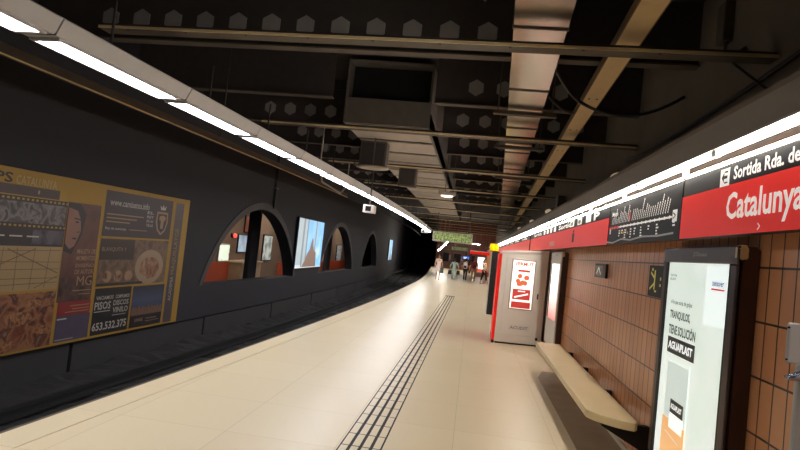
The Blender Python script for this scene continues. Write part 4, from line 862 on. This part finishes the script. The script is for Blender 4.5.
def person(lab,x,y,h,rot,hair,top,bottom,style,stride=.12,sx=1.,arms=((.05,.0),(.05,.0)),shoes='black'):
    """style: dict of clothing; figure faces -y before turning; built for a height of 1.7 then scaled"""
    t=bpy.data.objects.new('person',None); C.objects.link(t); t.location=(x,y,.004); t.rotation_euler=(0,0,rot); t.empty_display_size=.1
    tag(t,lab,'person','passengers at the far end of the platform'); s=h/1.7; t.scale=(1,1,1); base=Vector((0,0,0)); WL[t.name]=base
    S=lambda p:(p[0]*s,p[1]*s,p[2]*s)
    J={}
    J['pel']=(0,0,.93);J['sp']=(0,.01,1.08);J['ch']=(0,.0,1.27);J['nk']=(0,.01,1.45);J['hd0']=(0,-.005,1.53)
    for q,sd in((0,-1),(1,1)):
        st=stride*(1 if q else -1); fwd,out=arms[q]
        J['sh%d'%q]=(sd*.175*sx,.01,1.385); J['el%d'%q]=(sd*(.215+out)*sx,.04-fwd*.3,1.11); J['wr%d'%q]=(sd*(.22+out)*sx,-.02-fwd,.885+abs(fwd)*.4)
        J['hip%d'%q]=(sd*.09,0,.88); J['kn%d'%q]=(sd*.095,-st*.6-.015,.49); J['an%d'%q]=(sd*.09,-st+.02,.085); J['to%d'%q]=(sd*.105,-st-.13,.035)
    V=[];Ed=[];ix={}
    def av(k,p,r,par=None):
        ix[k]=len(V); V.append((S(p),(r[0]*s,r[1]*s) if isinstance(r,tuple) else r*s))
        if par is not None: Ed.append((ix[par],ix[k]))
    av('pel',J['pel'],(.115*sx,.08)); av('sp',J['sp'],(.105*sx,.075),'pel'); av('ch',J['ch'],(.145*sx,.105),'sp'); av('nk',J['nk'],.055,'ch'); av('hd0',J['hd0'],(.062,.07),'nk'); av('hd1',(0,-.012,1.60),(.078,.098),'hd0'); av('hd2',(0,.0,1.665),(.06,.075),'hd1'); 
    for q in(0,1):
        sd=-1 if q==0 else 1
        av('sh%d'%q,J['sh%d'%q],.055,'ch'); av('el%d'%q,J['el%d'%q],.04,'sh%d'%q); av('wr%d'%q,J['wr%d'%q],.027,'el%d'%q)
        w=Vector(J['wr%d'%q]); d=(w-Vector(J['el%d'%q])).normalized(); palm=w+d*.07; av('pm%d'%q,tuple(palm),(.036,.02),'wr%d'%q)
        fwdv=Vector((0,-1,0)); side=(fwdv-d*fwdv.dot(d)).normalized()
        for f in range(4):
            a=palm+side*(.027-.018*f)+d*.02; L=(.066,.075,.07,.055)[f]
            av('f%d%d'%(q,f),tuple(a+d*L*.5),.009,'pm%d'%q); av('g%d%d'%(q,f),tuple(a+d*L+Vector((-sd*.018,0,0))),.0075,'f%d%d'%(q,f))
        a=w+d*.03+side*.035; av('t%d'%q,tuple(a+d*.01+side*.008),.011,'wr%d'%q); av('u%d'%q,tuple(a+d*.045+side*.018),.009,'t%d'%q)
        av('hip%d'%q,J['hip%d'%q],.075,'pel'); av('kn%d'%q,J['kn%d'%q],.055,'hip%d'%q); av('an%d'%q,J['an%d'%q],.036,'kn%d'%q); av('to%d'%q,J['to%d'%q],(.038,.026),'an%d'%q)
    body=skin_mesh('body',V,Ed,0,M['skin'],t,base,2)
    def part(name,mb,m,bevel=0):
        mb.v=[S(v) for v in mb.v]; return obj(name,mb,m,t,bevel,local=True)
    # face
    mb=MB(); 
    for sd in(-1,1): mb.ball((sd*.03,-.094,1.61),.011,.006,.008,8,6)
    part('eye',mb,M['hairdark'])
    mb=MB(); mb.ball((0,-.108,1.585),.012,.016,.024,8,6); part('nose',mb,M['skin'])
    mb=MB(); mb.ball((0,-.092,1.548),.024,.008,.007,8,6); part('mouth',mb,mat('lips',hexc(150,70,66),.5))
    mb=MB()
    for sd in(-1,1): mb.ball((sd*.079,.0,1.595),.01,.02,.03,8,6)
    part('ear',mb,M['skin'])
    # hair
    hm,length=hair; mb=MB(); mb.ball((0,.018,1.638),.094,.106,.082,16,10)
    if length>0:
        mb.tube([(0,.055,1.63),(0,.085,1.55),(0,.095,1.63-length)],[.085,.085,.05],12)
    part('hair',mb,hm)
    # shirt: torso + sleeves as skinned shell
    def shell(name,keys,links,grow,m,rootk):
        vv=[];ee=[];im={}
        for k,(p,r) in keys.items(): im[k]=len(vv); vv.append((S(p),tuple(q*s for q in r) if isinstance(r,tuple) else r*s))
        for a,b in links: ee.append((im[a],im[b]))
        return skin_mesh(name,vv,ee,im[rootk],m,t,base,2)
    lp=lambda a,b,f:tuple(Vector(a).lerp(Vector(b),f))
    keys={'b':((0,0,.85),(.18*sx,.135)),'s':(J['sp'],(.142*sx,.105)),'c':(J['ch'],(.162*sx,.12)),'n':((0,.01,1.41),(.085,.07))}; links=[('b','s'),('s','c'),('c','n')]
    sl=style.get('sleeve',.9)
    for q in(0,1):
        k=str(q); keys['a'+k]=(J['sh'+k],.068); links.append(('c','a'+k))
        if sl<=1: keys['e'+k]=(lp(J['sh'+k],J['el'+k],sl),.056); links.append(('a'+k,'e'+k))
        else: keys['e'+k]=(J['el'+k],.052); keys['w'+k]=(lp(J['el'+k],J['wr'+k],sl-1),.042); links+=[('a'+k,'e'+k),('e'+k,'w'+k)]
    shell('top',keys,links,0,top,'s')
    if style['bottom']=='trousers':
        keys={'p':((0,0,1.03),(.178*sx,.135))}; links=[]; f=style.get('leg',.97)
        for q in(0,1):
            k=str(q); keys['h'+k]=(J['hip'+k],.112); keys['k'+k]=(J['kn'+k],.072); keys['a'+k]=(lp(J['kn'+k],J['an'+k],f),.06); links+=[('p','h'+k),('h'+k,'k'+k),('k'+k,'a'+k)]
        shell('trousers',keys,links,0,bottom,'p')
    else:
        mb=MB(); zb=style.get('hem',.5); n=20; rows=((1.06,.145,.108),(.92,.178,.135),((.92+zb)/2,.20,.155),(zb,.225,.18)); vs=[]
        for z,rx,ry in rows:
            for i in range(n):
                a=2*math.pi*i/n; w=1+.04*math.cos(5*a)*(1.06-z); vs.append((rx*math.cos(a)*w,ry*math.sin(a)*w,z))
        fs=[(r*n+i,r*n+(i+1)%n,(r+1)*n+(i+1)%n,(r+1)*n+i) for r in range(3) for i in range(n)]; mb.add(vs,fs,0,True); part('skirt',mb,bottom)
    for q in(0,1):
        an=Vector(J['an%d'%q]); to=Vector(J['to%d'%q]); mb=MB(); mb.tube([(an.x,an.y+.045,.04),(an.x,an.y-.01,.05),(an.x*.5+to.x*.5,(an.y+to.y)/2,.043),(to.x,to.y-.02,.03)],[.036,.045,.042,.024],10); part('shoe',mb,M[shoes])
    return t,J,s
def world(t,p,s):
    a=t.rotation_euler.z; return (t.location.x+s*(p[0]*math.cos(a)-p[1]*math.sin(a)),t.location.y+s*(p[0]*math.sin(a)+p[1]*math.cos(a)),s*p[2])
def bag(name,lab,t,J,s,q,m,w=.3,h=.3,d=.12,drop=.12):
    p=world(t,J['wr%d'%q],s); x,y,z=p[0],p[1],p[2]-.07
    b=thing(name,lab,'bag',(x,y,z-drop-h)); mb=MB()
    mb.hexa([(x-w/2,y-d/2,z-drop-h),(x+w/2,y-d/2,z-drop-h),(x+w/2,y+d/2,z-drop-h),(x-w/2,y+d/2,z-drop-h)],[(x-w*.43,y-d*.3,z-drop),(x+w*.43,y-d*.3,z-drop),(x+w*.43,y+d*.3,z-drop),(x-w*.43,y+d*.3,z-drop)]); obj('bag_body',mb,m,b,.02)
    for sg in(-1,1):
        mb=MB(); mb.tube([(x-w*.25,y+sg*d*.28,z-drop-.02),(x-w*.18,y+sg*.02,z-.02),(x,y+sg*.008,z+.0),(x+w*.18,y+sg*.02,z-.02),(x+w*.25,y+sg*d*.28,z-drop-.02)],.008,6); obj('handle',mb,m,b)
    return b
cl=lambda n,r,g,b:mat(n,hexc(r,g,b),.8,var=.08,scale=14)
M['white_cloth']=cl('white_cloth',240,226,216); M['shoe_white']=cl('white_shoe',235,232,226)
t,J,s=person('woman in a pale short dress walking along the platform edge with bags',-1.84,33.6,1.42,R(8),(M['hairbrown'],.12),M['white_cloth'],M['white_cloth'],{'bottom':'skirt','hem':.62,'sleeve':.5},.12,.92,((.1,.06),(.12,.04)),'skin')
bag('tote_bag','white tote bag held by the woman in the pale dress',t,J,s,0,M['white_cloth'],.26,.26,.1,.02)
bag('hand_bag','grey hand bag held by the woman in the pale dress',t,J,s,1,cl('grey_bag',86,96,96),.2,.28,.1,.02)
M['aqua']=cl('pale_aqua_cloth',188,216,208)
t,J,s=person('woman in pale aqua top and trousers seen from behind carrying two dark bags',-.99,35.5,1.30,R(176),(M['hairdark'],.16),M['aqua'],M['aqua'],{'bottom':'trousers','sleeve':1.3},.1,1.0,((.02,.12),(.02,.10)),'shoe_white')
bag('hand_bag','dark shopping bag of the person in aqua, on the track side',t,J,s,1,cl('black_bag',40,38,42),.24,.26,.12,.03)
bag('hand_bag','dark shopping bag of the person in aqua, on the tiled wall side',t,J,s,0,cl('black_bag2',46,42,46),.22,.24,.12,.03)
t,J,s=person('black haired person in dark top and black trousers below the blue screen',-.30,35.3,1.38,R(172),(M['hairdark'],.1),cl('charcoal_top',52,44,48),cl('black_trousers',30,28,30),{'bottom':'trousers','sleeve':.8},.12,1.1,((.06,.03),(.1,.04)),'shoe_white')
def backpack(lab,t,s,m,m2):
    p=world(t,(0,.235,1.2),s); a=t.rotation_euler.z; b=thing('backpack',lab,'backpack',(p[0],p[1],p[2]-.2)); ux,uy=math.cos(a),math.sin(a); F=Frame((p[0]-ux*.15*s,p[1]-uy*.15*s,p[2]-.24*s),(ux,uy,0),(0,0,1))
    mb=MB(); F.slab(mb,0,.30*s,0,.46*s,-.09*s,.07*s); obj('pack_body',mb,m,b,.04)
    mb=MB(); F.slab(mb,.04*s,.26*s,.04*s,.22*s,-.13*s,-.09*s); obj('pocket',mb,m2,b,.02)
    mb=MB()
    for q in(.06*s,.24*s): mb.tube([F.p(q,.44*s,.06*s),F.p(q,.47*s,.16*s),F.p(q,.40*s,.28*s)],.015,6)
    obj('strap',mb,m2,b)
backpack('white and black backpack worn by the person in black trousers',t,s,M['white_cloth'],cl('pack_black',40,36,38))
t,J,s=person('person in a dark red top and tan trousers walking away with red backpack',.20,37.2,1.44,R(184),(M['hairbrown'],.05),cl('dark_red_top',126,44,48),cl('tan_trousers',176,138,104),{'bottom':'trousers','sleeve':.9,'leg':.95},.12,1.1,((.06,.03),(.05,.03)),'black')
backpack('dark red backpack on the person in tan trousers',t,s,cl('red_pack',140,36,44),cl('red_pack_dark',70,26,32))
t,J,s=person('dark haired woman in white top and cropped black trousers beside the black pillar',.80,34.1,1.46,R(60),(M['hairdark'],.2),M['white_cloth'],cl('black_skirt',36,34,38),{'bottom':'trousers','leg':.6,'sleeve':.9},.18,.92,((.08,.03),(.1,.03)),'shoe_white')
bag('hand_bag','red bag beside the woman in white top near the pillar',t,J,s,1,cl('red_bag',170,56,40),.2,.24,.1,.03)

# ------------------------------------------------------------------ world, camera
w=bpy.data.worlds.new('world'); scene.world=w; w.use_nodes=True
w.node_tree.nodes['Background'].inputs[0].default_value=(.02,.02,.022,1); w.node_tree.nodes['Background'].inputs[1].default_value=.3
cam=bpy.data.cameras.new('camera'); co=bpy.data.objects.new('camera',cam); C.objects.link(co); scene.camera=co
cam.sensor_width=36; cam.lens=580/800*36; cam.clip_end=300; cam.clip_start=.05
YAW,PITCH,ROLL=R(7.3466),R(2.238),R(6.1074)
co.location=(0,0,1.6)
co.matrix_world=Matrix.Translation((0,0,1.6))@Matrix.Rotation(YAW,4,'Z')@Matrix.Rotation(R(90)+PITCH,4,'X')@Matrix.Rotation(ROLL,4,'Z')
scene.view_settings.view_transform='Standard'; scene.view_settings.look='None'
scene.view_settings.exposure=.34
scene.cycles.use_denoising=True; scene.cycles.max_bounces=8; scene.cycles.diffuse_bounces=4; scene.cycles.sample_clamp_indirect=6
